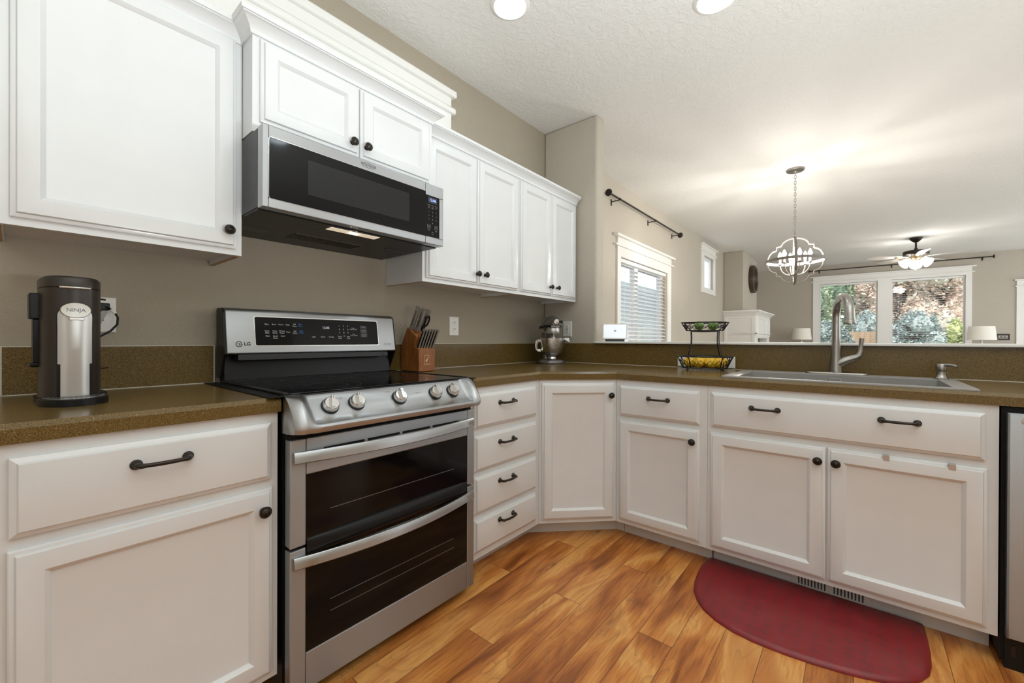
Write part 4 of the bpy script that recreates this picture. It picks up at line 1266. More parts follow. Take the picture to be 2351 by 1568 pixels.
# ================================================================ THINGS ON THE COUNTERS
def build_coffee():
    r = thing('coffee_maker', 'tall black coffee maker with silver front panel on the left counter', 'coffee maker', (-0.411, -0.290, 0.9132), math.radians(2))
    def ell(rx, y0, y1, z, n=32, e=2.6):
        p = []
        cy, ry = (y0 + y1) / 2, (y1 - y0) / 2
        for i in range(n):
            t = 2 * PI * i / n
            c, s_ = math.cos(t), math.sin(t)
            p.append((rx * math.copysign(abs(c) ** (2 / e), c), cy + ry * math.copysign(abs(s_) ** (2 / e), s_), z))
        return p
    RX = 0.0585
    MB().loops([ell(RX, -0.085, 0.14, 0.012), ell(RX, -0.085, 0.14, 0.30), ell(RX, -0.085, 0.14, 0.303)]).build('body', 'espresso', r, ang=40)
    MB().loops([ell(RX - 0.002, -0.083, 0.138, 0.3035), ell(RX, -0.085, 0.14, 0.305), ell(RX, -0.085, 0.14, 0.327), ell(RX - 0.003, -0.082, 0.137, 0.331)]).build('lid', 'espresso', r, ang=40)
    MB().loops([ell(RX - 0.006, -0.079, 0.134, 0.331), ell(RX - 0.006, -0.079, 0.134, 0.3335)]).build('lid_rim', 'black', r)
    def bow(x):                      # y of the front face at local x
        k = max(0.0, 1 - abs(x / RX) ** 2.6)
        return 0.0275 - 0.1125 * k ** (1 / 2.6)
    def strip(name, outline, lift, m, par):
        """outline: list of (z, half width); wraps the front face"""
        b = MB()
        n = 14
        rows = []
        for z, hw in outline:
            rows.append([b.bm.verts.new((hw * (2 * i / n - 1), bow(hw * (2 * i / n - 1)) - lift, z)) for i in range(n + 1)])
        for a, c in zip(rows, rows[1:]):
            for i in range(n):
                b.bm.faces.new((a[i], a[i + 1], c[i + 1], c[i]))
        g = bmesh.ops.extrude_face_region(b.bm, geom=b.bm.faces[:])
        for v in g['geom']:
            if isinstance(v, bmesh.types.BMVert):
                v.co.y += lift + 0.004
        return b.build(name, m, par, ang=40)
    h = 0.033
    dome = [(0.228 + 0.036 * math.sin(t), h * math.cos(t) + 0.0005) for t in [PI / 2 * i / 7 for i in range(8)]]
    strip('front_niche', [(0.018, h), (0.10, h)] + dome, 0.0006, 'black', r)
    fp = strip('front_panel', [(0.020, 0.0265), (0.104, 0.0265), (0.1045, 0.0315), (0.20, 0.0315)] + [(0.228 + 0.033 * math.sin(t), 0.0315 * math.cos(t) + 0.0005) for t in [PI / 2 * i / 7 for i in range(8)]], 0.0016, 'silver', r)
    lev = MB()
    lev.tube([(x * 0.028, bow(x * 0.028) - 0.003, 0.3035) for x in (-1, -0.5, 0, 0.5, 1)], 0.0028, 8)
    lev.build('lid_lever', 'silver', r)
    bd = MB().loops([[(0.0285 * math.cos(t) * q, -0.089 - e, 0.2445 + 0.0200 * math.sin(t) * q) for t in [2 * PI * i / 36 for i in range(36)]] for q, e in ((1, -0.01), (1.0, 0.004), (0.95, 0.0065))])
    bd = bd.build('badge', 'chrome', r, ang=30)
    MB().text('NINJA', 0.0130, (0, -0.0962, 0.2445), bold=0.0001).build('lettering', 'text_dark', bd, smooth=False)
    MB().box(-0.012, 0.016, -0.0900, -0.07, 0.219, 0.2260).build('spout', 'silver', r, bevel=0.001)
    # drip tray in front
    def half(rx, y1, ry, z, n=20):
        return [(rx * math.cos(PI + PI * i / n), y1 + ry * math.sin(PI + PI * i / n), z) for i in range(n + 1)]
    t = MB().loops([half(0.066, -0.055, 0.100, 0.0), half(0.066, -0.055, 0.100, 0.016), half(0.0635, -0.056, 0.0965, 0.0185)]).build('drip_tray', 'black', r, ang=40)
    MB().loops([half(0.058, -0.062, 0.084, 0.0186), half(0.058, -0.062, 0.084, 0.0196)]).build('tray_plate', 'silver', t, ang=40)
    b = MB()
    for i in range(-6, 7):
        for j in range(6):
            x, y = i * 0.0085 + (0.00425 if j % 2 else 0), -0.072 - j * 0.0125
            if (x / 0.054) ** 2 + ((y + 0.062) / 0.078) ** 2 < 1:
                b.box(x - 0.0026, x + 0.0026, y - 0.004, y + 0.004, 0.0195, 0.0199)
    b.build('tray_slots', 'black_matte', t, smooth=False)
    # base, water tank and frother whisk behind on the left
    MB().loops([ell(RX + 0.006, -0.03, 0.15, 0.0, e=3), ell(RX + 0.006, -0.03, 0.15, 0.012, e=3)]).build('base', 'black', r, ang=40)
    MB().box(-0.075, -0.050, 0.00, 0.06, 0.222, 0.290).box(-0.068, -0.050, 0.005, 0.055, 0.105, 0.222).box(-0.074, -0.05, 0.005, 0.05, 0.095, 0.106).build('frother_holder', 'black', r, bevel=0.003)
    MB().tube([(0.055, 0.06, 0.288), (0.066, 0.055, 0.287), (0.076, 0.05, 0.285)], 0.0024, 8).build('hose_clip', 'black', r)
    MB().tube([(0.055, 0.03, 0.085), (0.068, 0.02, 0.085), (0.076, 0.015, 0.087)], 0.0016, 6).build('cord_clip', 'dark_metal', r)
    MB().box(0.055, 0.076, 0.02, 0.08, 0.0, 0.018).build('rear_foot', 'black', r, bevel=0.003)
    # its plug and cord
    c = thing('power_cord', 'black power cord with a grey tag, plugged in behind the coffee maker', 'cord', (-0.316, -0.02, 1.187))
    MB().box(-0.016, 0.010, -0.026, 0.012, -0.010, 0.014).build('plug', 'black', c, bevel=0.003)
    MB().tube([(0.0, -0.024, 0.0), (0.008, -0.034, -0.004), (0.018, -0.036, -0.014), (0.028, -0.036, -0.034), (0.026, -0.037, -0.056), (0.010, -0.038, -0.078), (-0.012, -0.040, -0.094), (-0.040, -0.045, -0.115), (-0.058, -0.062, -0.19)], 0.0033, 8).build('cable', 'black', c)
    MB().tube([(0.011, -0.0352, -0.007), (0.022, -0.0365, -0.020)], 0.0048, 8).build('tag_sleeve', 'white_plastic', c)
    MB().box(-0.020, -0.006, -0.0375, -0.0365, -0.062, -0.012, rot=Matrix.Rotation(0.42, 3, 'Y')).build('paper_tag', 'text_dim', c, smooth=False)

def outlet(label, loc, rz, kind='duplex', w=0.078, h=0.119, group='white wall outlets'):
    r = thing('wall_outlet', label, 'outlet', loc, rz, group)
    MB().panel(-w / 2, w / 2, -h / 2, h / 2, [(0, 0), (0, -0.003), (0.003, -0.006), (0.004, -0.0065)]).build('cover_plate', 'white_plastic', r, ang=25)
    if kind == 'duplex':
        for z in (-0.0195, 0.0195):
            q = MB().loops([[(0.0165 * max(-0.86, min(0.86, math.cos(t))) / 0.86 * 0.95, e, z + 0.0145 * math.sin(t)) for t in [2 * PI * i / 24 for i in range(24)]] for e in (-0.0064, -0.0085)]).build('receptacle', 'white_plastic', r)
            b = MB().box(-0.0075, -0.005, -0.0089, -0.0084, z - 0.001, z + 0.008).box(0.005, 0.0075, -0.0089, -0.0084, z - 0.001, z + 0.008).box(-0.002, 0.002, -0.0089, -0.0084, z - 0.0095, z - 0.005)
            b.build('slots', 'slot', q, smooth=False)
        MB().lathe([(0.0028, 0), (0.0022, 0.001)], 10, (0, -0.0064, 0), RX90).build('screw', 'silver', r)
    else:
        q = MB().box(-0.0165, 0.0165, -0.0088, -0.006, -0.0335, 0.0335).build('receptacle', 'white_plastic', r, bevel=0.001)
        b = MB()
        for z in (-0.021, 0.021):
            b.box(-0.0075, -0.005, -0.0092, -0.0087, z - 0.001, z + 0.007).box(0.005, 0.0075, -0.0092, -0.0087, z - 0.001, z + 0.007).box(-0.002, 0.002, -0.0092, -0.0087, z - 0.009, z - 0.005)
        b.box(-0.006, 0.006, -0.0094, -0.0086, -0.004, -0.001).box(-0.006, 0.006, -0.0094, -0.0086, 0.001, 0.004)
        b.build('slots', 'slot', q, smooth=False)
        for z in (-0.048, 0.048):
            MB().lathe([(0.0026, 0), (0.002, 0.001)], 10, (0, -0.0064, z), RX90).build('screw', 'silver', r)
    return r

def build_outlets():
    outlet('white wall outlet half hidden behind the coffee maker, with a cord plugged in', (-0.325, -0.0004, 1.163), 0, w=0.078)
    outlet('white duplex wall outlet right of the knife block', (1.261, -0.0004, 1.168), 0)
    outlet('white rectangular-socket wall outlet beside the stand mixer, on the wing wall', (XB - 0.0004, -0.225, 1.168), -PI / 2, 'decora')
    r = thing('backsplash_plate', 'wide white plate on the backsplash behind the lemon basket', 'outlet plate', (2.2175, -1.232, 0.953), -PI / 2)
    MB().panel(-0.166, 0.166, -0.034, 0.036, [(0, 0), (0, -0.003), (0.003, -0.006), (0.004, -0.0065)]).build('cover_plate', 'white_plastic', r, ang=25)
    b = MB()
    for x in (-0.11, -0.04, 0.04, 0.11):
        b.box(x - 0.017, x + 0.017, -0.0085, -0.006, -0.014, 0.016)
    b.build('receptacle', 'white_plastic', r, smooth=False)
    # bronze three-switch plate on the far wall
    r = thing('switch_plate', 'dark bronze-framed three-switch plate on the far wall, beside the larger lamp shade', 'switch plate', (11.0596, -3.999, 1.168), -PI / 2)
    MB().panel(-0.083, 0.083, -0.058, 0.058, [(0, 0), (0, -0.004), (0.004, -0.008), (0.018, -0.008), (0.020, -0.006)]).build('cover_plate', 'bronze', r, ang=25)
    MB().box(-0.062, 0.062, -0.0075, -0.0055, -0.036, 0.036).build('inset', 'cream_metal', r, smooth=False)
    for x in (-0.046, 0.0, 0.046):
        MB().box(x - 0.005, x + 0.005, -0.016, -0.007, -0.002, 0.014).build('toggle', 'white_plastic', r, bevel=0.001)

def build_knives():
    KX0, KX1 = 0.847, 0.956
    r = thing('knife_block', 'reddish-brown wooden knife block with a small pale logo, right of the range', 'knife block', (0.9015, -0.11, 0.9132))
    L = Vector(r.location)
    body = [(-0.187, 0.9145), (-0.187, 1.033), (-0.149, 1.047), (-0.168, 1.097), (-0.087, 1.149), (-0.032, 1.046), (-0.030, 0.9145)]
    MB().prism([(y - L.y, z - L.z + 0.0015) for y, z in body], 'x', KX0 - L.x, KX1 - L.x).build('body', 'block', r, smooth=False, bevel=0.002)
    sm = MB()
    for x in (KX0 - L.x - 0.0003, KX1 - L.x + 0.0003):
        sm.tube([(x, -0.149 - L.y, 1.033 - L.z), (x, -0.082 - L.y, 0.9165 - L.z)], 0.0, flat=(0.0004, 0.0006))
    sm.build('seam_line', 'darkwood', r, smooth=False)
    ft = MB()
    for x in (KX0 + 0.012, KX1 - 0.016):
        ft.box(x - L.x - 0.005, x - L.x + 0.005, -0.180 - L.y, -0.170 - L.y, 0, 0.002)
        ft.box(x - L.x - 0.005, x - L.x + 0.005, -0.050 - L.y, -0.040 - L.y, 0, 0.002)
    ft.build('foot', 'black', r, smooth=False)
    g = MB()
    cx, cz, y = 0.902 - L.x, 0.975 - L.z, -0.1874 - L.y
    p = rrect(cx - 0.0195, cx + 0.0195, cz - 0.025, cz + 0.025, 0.004, 4)
    g.tube([(a, y, h) for a, h in p], 0.0, closed=True, flat=(0.0006, 0.0007))
    rm = Matrix.Rotation(0.62, 4, 'Y')
    kn = MB().prism([(-0.0035, -0.014), (0.0035, -0.014), (0.0048, -0.004), (0.003, 0.002), (-0.003, 0.002), (-0.0048, -0.004)], 'y', -0.0004, 0.0004).box(-0.0012, 0.0012, -0.0004, 0.0004, 0.002, 0.019)
    kn.xform(Matrix.Translation((cx, y, cz + 0.003)) @ rm)
    me = bpy.data.meshes.new('tmp')
    kn.bm.to_mesh(me)
    kn.bm.free()
    g.bm.from_mesh(me)
    bpy.data.meshes.remove(me)
    g.text('imarku', 0.0075, (cx, y - 0.0003, cz - 0.0185), bold=0.0001)
    g.build('logo', 'tan_logo', r, smooth=False)
    ax = Vector((0, -0.47, 0.883)).normalized()       # knives lean out of the block along this
    sl = Vector((0, -0.883, -0.47))                   # down the sloping top
    def frame(origin):
        m = Matrix((( 1, 0, 0), (0, -sl.y * -1, ax.y), (0, -sl.z * -1, ax.z))).to_4x4()
        m.translation = origin
        return m
    def knife(label, cat, x, y, z, length, w, th, group, rivets=0, steak=False):
        k = thing('steak_knife' if steak else 'kitchen_knife', label, cat, (x, y, z), 0, group)
        m = frame(Vector((0, 0, 0)))
        b = MB()
        n = 6
        ls = []
        for i in range(n + 1):
            t = i / n
            q = 1.0 + 0.10 * (2 * t - 1) ** 2
            ls.append([(a * th / 2 * q, c * w / 2 * q, t * length) for a, c in ((-1, -0.8), (-0.6, -1), (0.6, -1), (1, -0.8), (1, 0.8), (0.6, 1), (-0.6, 1), (-1, 0.8))])
        b.loops(ls)
        b.xform(m).build('handle', 'silver', k, ang=50)
        s_ = MB().box(-th / 2 - 0.0004, th / 2 + 0.0004, -w * 0.30, w * 0.30, length * 0.04, length * 0.90)
        s_.xform(m).build('handle_scale', 'black' if steak else 'nickel', k, smooth=False)
        MB().loops([[(a * th / 2 * 1.1, c * w / 2 * 1.1, h) for a, c in ((-1, -0.8), (-0.6, -1), (0.6, -1), (1, -0.8), (1, 0.8), (0.6, 1), (-0.6, 1), (-1, 0.8))] for h in (-0.004, 0.004)]).xform(m).build('bolster', 'chrome', k)
        MB().box(-0.0009, 0.0009, -w * 0.34, w * 0.34, -0.045, -0.003).xform(m).build('blade', 'chrome', k, smooth=False)
        return k
    place = ('first', 'second', 'third', 'fourth', 'fifth')
    for i in range(6):
        x = 0.856 + i * 0.0182
        lab = 'steel-handled steak knife in the front row of the block, ' + ('leftmost of six' if i == 0 else 'rightmost of six' if i == 5 else place[i] + ' of six from the left')
        knife(lab, 'knife', x, -0.172, 1.045, 0.103, 0.0155, 0.0095, 'steak knives in the front row of the block', steak=True)
    g_ = 'large knives in the top of the block'
    knife('tall steel-handled knife at the back left of the block', 'knife', 0.862, -0.104, 1.1415, 0.128, 0.026, 0.016, g_)
    knife('large steel-handled knife in front of the back-left one, left of the scissors', 'knife', 0.879, -0.131, 1.133, 0.126, 0.027, 0.017, g_)
    knife('steel-handled knife standing alone at the right of the block, behind the scissors', 'knife', 0.941, -0.098, 1.145, 0.112, 0.026, 0.017, g_)
    s = thing('kitchen_scissors', 'black-handled kitchen scissors standing in the knife block', 'scissors', (0.914, -0.129, 1.136))
    m = frame(Vector((0, 0, 0)))
    for sx, ty in ((-1, 0.006), (1, -0.004)):
        b = MB()
        pts = [(sx * 0.016 + 0.0125 * math.cos(t), ty, 0.052 + 0.030 * math.sin(t)) for t in [2 * PI * i / 24 for i in range(24)]]
        b.tube(pts, 0.0048, 8, closed=True)
        b.tube([(sx * 0.012, ty, 0.026), (sx * 0.004, ty * 0.5, 0.004), (0, 0, -0.006)], [0.006, 0.0065, 0.006], 8)
        b.xform(m).build('finger_loop', 'black', s)
    MB().box(-0.010, 0.010, -0.002, 0.002, -0.012, 0.012).xform(m).build('blades', 'chrome', s, smooth=False)

def build_mixer():
    r = thing('stand_mixer', 'pewter-grey tilt-head stand mixer with a steel bowl in the counter corner', 'mixer', (2.025, -0.215, 0.9132), math.radians(-42))
    # local -y faces the camera
    def oval(rx, y0, y1, z, n=28, e=2.3):
        cy, ry = (y0 + y1) / 2, (y1 - y0) / 2
        return [(rx * math.copysign(abs(math.cos(t)) ** (2 / e), math.cos(t)), cy + ry * math.copysign(abs(math.sin(t)) ** (2 / e), math.sin(t)), z) for t in [2 * PI * i / n for i in range(n)]]
    MB().loops([oval(0.102, -0.115, 0.145, 0.0), oval(0.106, -0.119, 0.149, 0.006), oval(0.103, -0.116, 0.147, 0.018), oval(0.088, -0.100, 0.140, 0.028), oval(0.060, -0.07, 0.13, 0.032)]).build('base', 'mixer_paint', r, ang=50)
    MB().loops([oval(0.050, 0.055, 0.140, 0.028), oval(0.043, 0.065, 0.138, 0.10), oval(0.042, 0.068, 0.140, 0.17), oval(0.048, 0.055, 0.145, 0.225)]).build('column', 'mixer_paint', r, ang=50)
    # head: lofted along y from the round nose to the back
    ls = []
    for i in range(15):
        t = i / 14
        y = -0.128 + 0.285 * t
        k = math.sin(min(1.0, t / 0.30) * PI / 2) if t < 0.30 else (1.0 if t < 0.62 else math.cos((t - 0.62) / 0.38 * PI / 2 * 0.82))
        if i == 0:
            k = 0.30
        rx, rz = 0.064 * k, 0.062 * k
        ls.append([(rx * math.cos(a), y, 0.285 + (rz * math.sin(a) if math.sin(a) > 0 else 0.052 * k * math.sin(a))) for a in [2 * PI * j / 28 for j in range(28)]])
    hd = MB().loops(ls).build('head', 'mixer_paint', r, ang=60)
    ls = []
    for t in [i / 12 for i in range(13)]:
        y = -0.131 + 0.25 * t
        k = math.sin(min(1.0, (t + 0.03) / 0.34) * PI / 2)
        ls.append([(0.0605 * k, y, 0.262), (0.0655 * k, y, 0.264), (0.0655 * k, y, 0.2745), (-0.0655 * k, y, 0.2745), (-0.0655 * k, y, 0.264), (-0.0605 * k, y, 0.262)])
    MB().loops(ls).build('trim_band', 'black', hd, ang=40)
    MB().text('KitchenAid', 0.0135, (0.0, -0.1335, 0.2684), bold=0.0003).build('lettering', 'chrome', hd, smooth=False)
    hub = MB().lathe([(0.0225, 0), (0.0225, 0.006), (0.019, 0.010), (0.017, 0.016), (0.0, 0.017)], 24, (0.006, -0.126, 0.300), RX90).build('attachment_hub', 'chrome', hd)
    MB().cyl((0.026, -0.130, 0.300), (0.050, -0.128, 0.301), 0.007, 0.0105, 14).build('hub_knob', 'black', hub)
    MB().lathe([(0.046, 0.218), (0.049, 0.232), (0.049, 0.244), (0.045, 0.262)], 28, (0, -0.065, 0)).build('planetary_ring', 'silver', hd)
    MB().lathe([(0.016, 0.175), (0.013, 0.20), (0.020, 0.218)], 16, (0.0, -0.072, 0)).build('beater_shaft', 'chrome', hd)
    MB().tube([(-0.062, -0.01, 0.262), (-0.085, -0.015, 0.258), (-0.092, -0.015, 0.256)], 0.006, 10).build('lock_lever', 'black', hd)
    bo = MB().lathe([(0.036, 0.033), (0.038, 0.036), (0.034, 0.048), (0.040, 0.056), (0.060, 0.068), (0.078, 0.088), (0.090, 0.120), (0.0955, 0.155), (0.097, 0.183), (0.0995, 0.1845), (0.097, 0.186), (0.093, 0.183), (0.090, 0.150), (0.075, 0.095), (0.04, 0.066), (0.0, 0.062)], 40, (0, -0.030, 0)).build('bowl', 'steel_hi', r, ang=50)
    MB().tube([(-0.092, -0.04, 0.165), (-0.108, -0.045, 0.166), (-0.118, -0.048, 0.160), (-0.120, -0.05, 0.135), (-0.118, -0.05, 0.105), (-0.108, -0.048, 0.096), (-0.083, -0.042, 0.094)], 0.0, flat=(0.003, 0.009)).build('bowl_handle', 'chrome', bo, smooth=False)
    MB().loops([[(0.071, -0.085, 0.186), (0.116, -0.075, 0.186), (0.11, -0.03, 0.186), (0.086, -0.02, 0.186)], [(0.068, -0.080, 0.178), (0.122, -0.077, 0.152), (0.117, -0.035, 0.152), (0.083, -0.022, 0.178)]]).build('pouring_lip', 'white_plastic', bo, smooth=False, bevel=0.001)
    MB().lathe([(0.006, 0), (0.006, 0.006), (0.0, 0.008)], 12, (0.082, -0.06, 0.040), RX90).build('speed_knob', 'black', r)

def build_basket():
    r = thing('fruit_basket', 'two-tier black wire fruit basket on the counter left of the sink', 'basket', (2.055, -1.270, 0.9132), math.radians(-72))
    def oval(rx, ry, z, n=56, ph=0.0):
        return [(rx * math.cos(2 * PI * (i + ph) / n), ry * math.sin(2 * PI * (i + ph) / n), z) for i in range(n)]
    def tier(z0, h, rx0, ry0, rx1, ry1, nm):
        b = MB()
        b.tube(oval(rx1, ry1, z0 + h), 0.0034, 8, closed=True)
        b.build('rim', 'iron', r)
        MB().tube(oval(rx0, ry0, z0), 0.0024, 8, closed=True).build('bottom_ring', 'iron', r)
        zz = MB()
        n = 18
        for k in (0, 1):
            pts = []
            for i in range(n):
                t0, t1 = 2 * PI * (i + 0.5 * k) / n, 2 * PI * (i + 0.5 + 0.5 * k) / n
                lo = 0.0 if k == 0 else 0.30
                hi = 1.0 if k == 0 else 0.70
                for t, q in ((t0, lo), (t1, hi)):
                    a, c = rx0 + (rx1 - rx0) * q, ry0 + (ry1 - ry0) * q
                    pts.append((a * math.cos(t), c * math.sin(t), z0 + h * q))
            zz.tube(pts, 0.0021, 6, closed=True)
        zz.build('zigzag_wire', 'iron', r)
        fl = MB()
        for i in range(-5, 6):
            x = i * rx0 / 5.6
            yy = ry0 * math.sqrt(max(0.0, 1 - (x / rx0) ** 2))
            fl.tube([(x, -yy, z0 + 0.001), (x, yy, z0 + 0.001)], 0.0014, 6)
        fl.build('floor_wires', 'iron', r)
    tier(0.013, 0.066, 0.118, 0.082, 0.148, 0.104, 'bottom')
    tier(0.229, 0.046, 0.098, 0.066, 0.126, 0.090, 'top')
    for sx, sy in ((-1, -1), (1, -1), (-1, 1), (1, 1)):
        x1, y1 = sx * 0.075, sy * 0.086
        pts = [(sx * 0.075, sy * 0.0645, 0.012), (sx * 0.087, sy * 0.085, 0.079), (sx * 0.079, sy * 0.070, 0.11), (sx * 0.071, sy * 0.058, 0.15), (sx * 0.070, sy * 0.052, 0.19), (sx * 0.072, sy * 0.050, 0.227)]
        MB().tube(pts, 0.0030, 8).build('post', 'iron', r)
        MB().ball((sx * 0.092, sy * 0.054, 0.0062), 0.0062, u=12, v=8).tube([(sx * 0.092, sy * 0.054, 0.007), (sx * 0.092, sy * 0.0525, 0.013)], 0.0026, 6).build('foot', 'iron', r)
    MB().tube([(-0.072, -0.050, 0.225), (0, -0.053, 0.222), (0.072, -0.050, 0.225), (0.074, 0, 0.224), (0.072, 0.050, 0.225), (0, 0.053, 0.222), (-0.072, 0.050, 0.225), (-0.074, 0, 0.224)], 0.0020, 6, closed=True).build('support_ring', 'iron', r)
    # fruit
    rot = Matrix.Rotation(math.radians(-72), 3, 'Z')
    def lemon_mesh(b, rr, ln):
        pr = []
        for i in range(15):
            t = PI * i / 14
            z = -ln * math.cos(t)
            q = rr * math.sin(t) ** 0.92 if 0 < i < 14 else 0.0
            pr.append((q, z))
        pr = [(0.0, -ln * 1.13), (rr * 0.10, -ln * 1.11), (rr * 0.16, -ln * 1.02)] + pr[2:-2] + [(rr * 0.16, ln * 1.02), (rr * 0.09, ln * 1.10), (0.0, ln * 1.12)]
        return b.lathe(pr, 24)
    lem = [((-0.080, -0.004), 0.0285, 0.036, 1.3, 'leftmost lemon in the lower basket, left end'), ((-0.034, -0.036), 0.031, 0.041, 0.5, 'large lemon at the front left of the lower basket'), ((0.005, 0.012), 0.029, 0.037, 1.0, 'lemon in the middle of the lower basket, between the two front ones'),
           ((0.036, -0.032), 0.031, 0.040, -0.5, 'lemon at the front right of the middle of the lower basket'), ((0.080, -0.010), 0.031, 0.041, -1.2, 'rightmost lemon in the lower basket, right end')]
    for (x, y), rr, ln, turn, lab in lem:
        p = rot @ Vector((x, y, 0))
        o = lemon_mesh(MB(), rr, ln).xform(Matrix.Rotation(turn, 4, 'Z') @ Matrix.Rotation(PI / 2 - 0.12, 4, 'Y')).build('lemon', 'lemon', None, ang=80, loc=(2.055 + p.x, -1.270 + p.y, 0.9132 + 0.0155 + rr))
        tag(o, lab, 'lemon', 'lemons in the lower basket')
    for (x, y), turn, lab in (((-0.030, -0.008), 0.5, 'left green lime in the upper basket'), ((0.044, -0.006), -0.4, 'right green lime in the upper basket')):
        p = rot @ Vector((x, y, 0))
        o = lemon_mesh(MB(), 0.0260, 0.0300).xform(Matrix.Rotation(turn, 4, 'Z') @ Matrix.Rotation(PI / 2 - 0.2, 4, 'Y')).build('lime', 'lime', None, ang=80, loc=(2.055 + p.x, -1.270 + p.y, 0.9132 + 0.2315 + 0.0260))
        tag(o, lab, 'lime', 'limes in the upper basket')

def build_display_and_mat():
    r = thing('smart_display', 'small white smart display with a lit screen on the white ledge', 'display', (2.275, -0.603, 1.0756), math.radians(-68))
    ti = Matrix.Rotation(math.radians(-14), 4, 'X')
    def tilt(b):
        return b.xform(Matrix.Translation((0, -0.03, 0.016)) @ ti)
    p = rrect(-0.086, 0.086, 0.0, 0.114, 0.010, 5)
    tilt(MB().loops([[(x, 0.0, z) for x, z in p], [(x, -0.006, z) for x, z in p], [(x * 0.985, -0.008, 0.057 + (z - 0.057) * 0.98) for x, z in p]])).build('bezel', 'white_plastic', r, ang=40)
    p = rrect(-0.078, 0.078, 0.008, 0.106, 0.002, 3)
    sc = tilt(MB().loops([[(x, -0.0078, z) for x, z in p], [(x, -0.0084, z) for x, z in p]])).build('screen', 'screen', r, smooth=False)
    t = MB().box(-0.006, 0.010, -0.0087, -0.0085, 0.052, 0.068)
    t.text('12:06', 0.009, (0.042, -0.0087, 0.066))
    tilt(t).build('screen_marks', 'text', sc, smooth=False)
    MB().prism([(-0.040, 0.0), (0.042, 0.0), (0.034, 0.022), (0.0, 0.060), (-0.014, 0.026), (-0.034, 0.017)], 'x', -0.066, 0.066).build('base', 'grey_fabric', r, smooth=False, bevel=0.004)
    # kitchen mat: D-shaped, flat side under the toe kick edge
    out = [(1.700, -1.392), (1.60, -1.381), (1.52, -1.385), (1.44, -1.395), (1.37, -1.412), (1.31, -1.442), (1.26, -1.482), (1.222, -1.535), (1.196, -1.60), (1.186, -1.67), (1.188, -1.76), (1.198, -1.84), (1.213, -1.91), (1.232, -1.975), (1.258, -2.035), (1.295, -2.082), (1.335, -2.115), (1.385, -2.138), (1.44, -2.148), (1.52, -2.153), (1.60, -2.154), (1.700, -2.152)]
    from mathutils import geometry
    pts = [Vector((x, y)) for x, y in out]
    c = Vector((1.46, -1.77))
    def lo(q, z):
        return [(c.x + (p_.x - c.x) * q - (0 if p_.x < 1.69 else 0.0), c.y + (p_.y - c.y) * q, z) for p_ in pts]
    o = MB().loops([lo(1.0, 0.0005), lo(1.0, 0.004), lo(0.985, 0.011), lo(0.955, 0.0165), lo(0.94, 0.0175)]).build('kitchen_mat', 'mat', None, ang=60)
    tag(o, 'burgundy half-round anti-fatigue mat on the floor before the sink cabinet', 'mat')

# ================================================================ LIGHTS IN THE CEILING
def build_cans():
    spots = [((1.067, -0.616), 'round white recessed ceiling light nearer the stove wall'), ((1.671, -1.41), 'round white recessed ceiling light at the top edge, above the sink side'),
             ((0.06, -1.85), 'round white recessed ceiling light above the camera'), ((-1.0, -2.0), 'added unseen recessed ceiling light left of the camera'),
             ((0.9, -2.75), 'added unseen recessed ceiling light behind the camera, right'), ((-0.8, -3.2), 'added unseen recessed ceiling light behind the camera, left')]  # last three lights are unseen, added to brighten the kitchen
    proto = None
    for (x, y), lab in spots:
        if proto is None:
            r = thing('recessed_light', lab, 'ceiling light', (x, y, CEIL), 0, 'recessed kitchen lights')
            MB().lathe([(0.098, 0.0), (0.098, -0.003), (0.090, -0.008), (0.080, -0.010), (0.078, -0.006), (0.078, 0.0)], 40, cap=False).build('trim_ring', 'white_plastic', r)
            MB().lathe([(0.0785, -0.001), (0.0785, -0.0065), (0.07, -0.010), (0.04, -0.0135), (0.0, -0.0145)], 40).build('lens', 'lens', r, ang=60)
            proto = r
        else:
            r = copy_tree(proto)
            r.location = (x, y, CEIL)
            r['label'] = lab

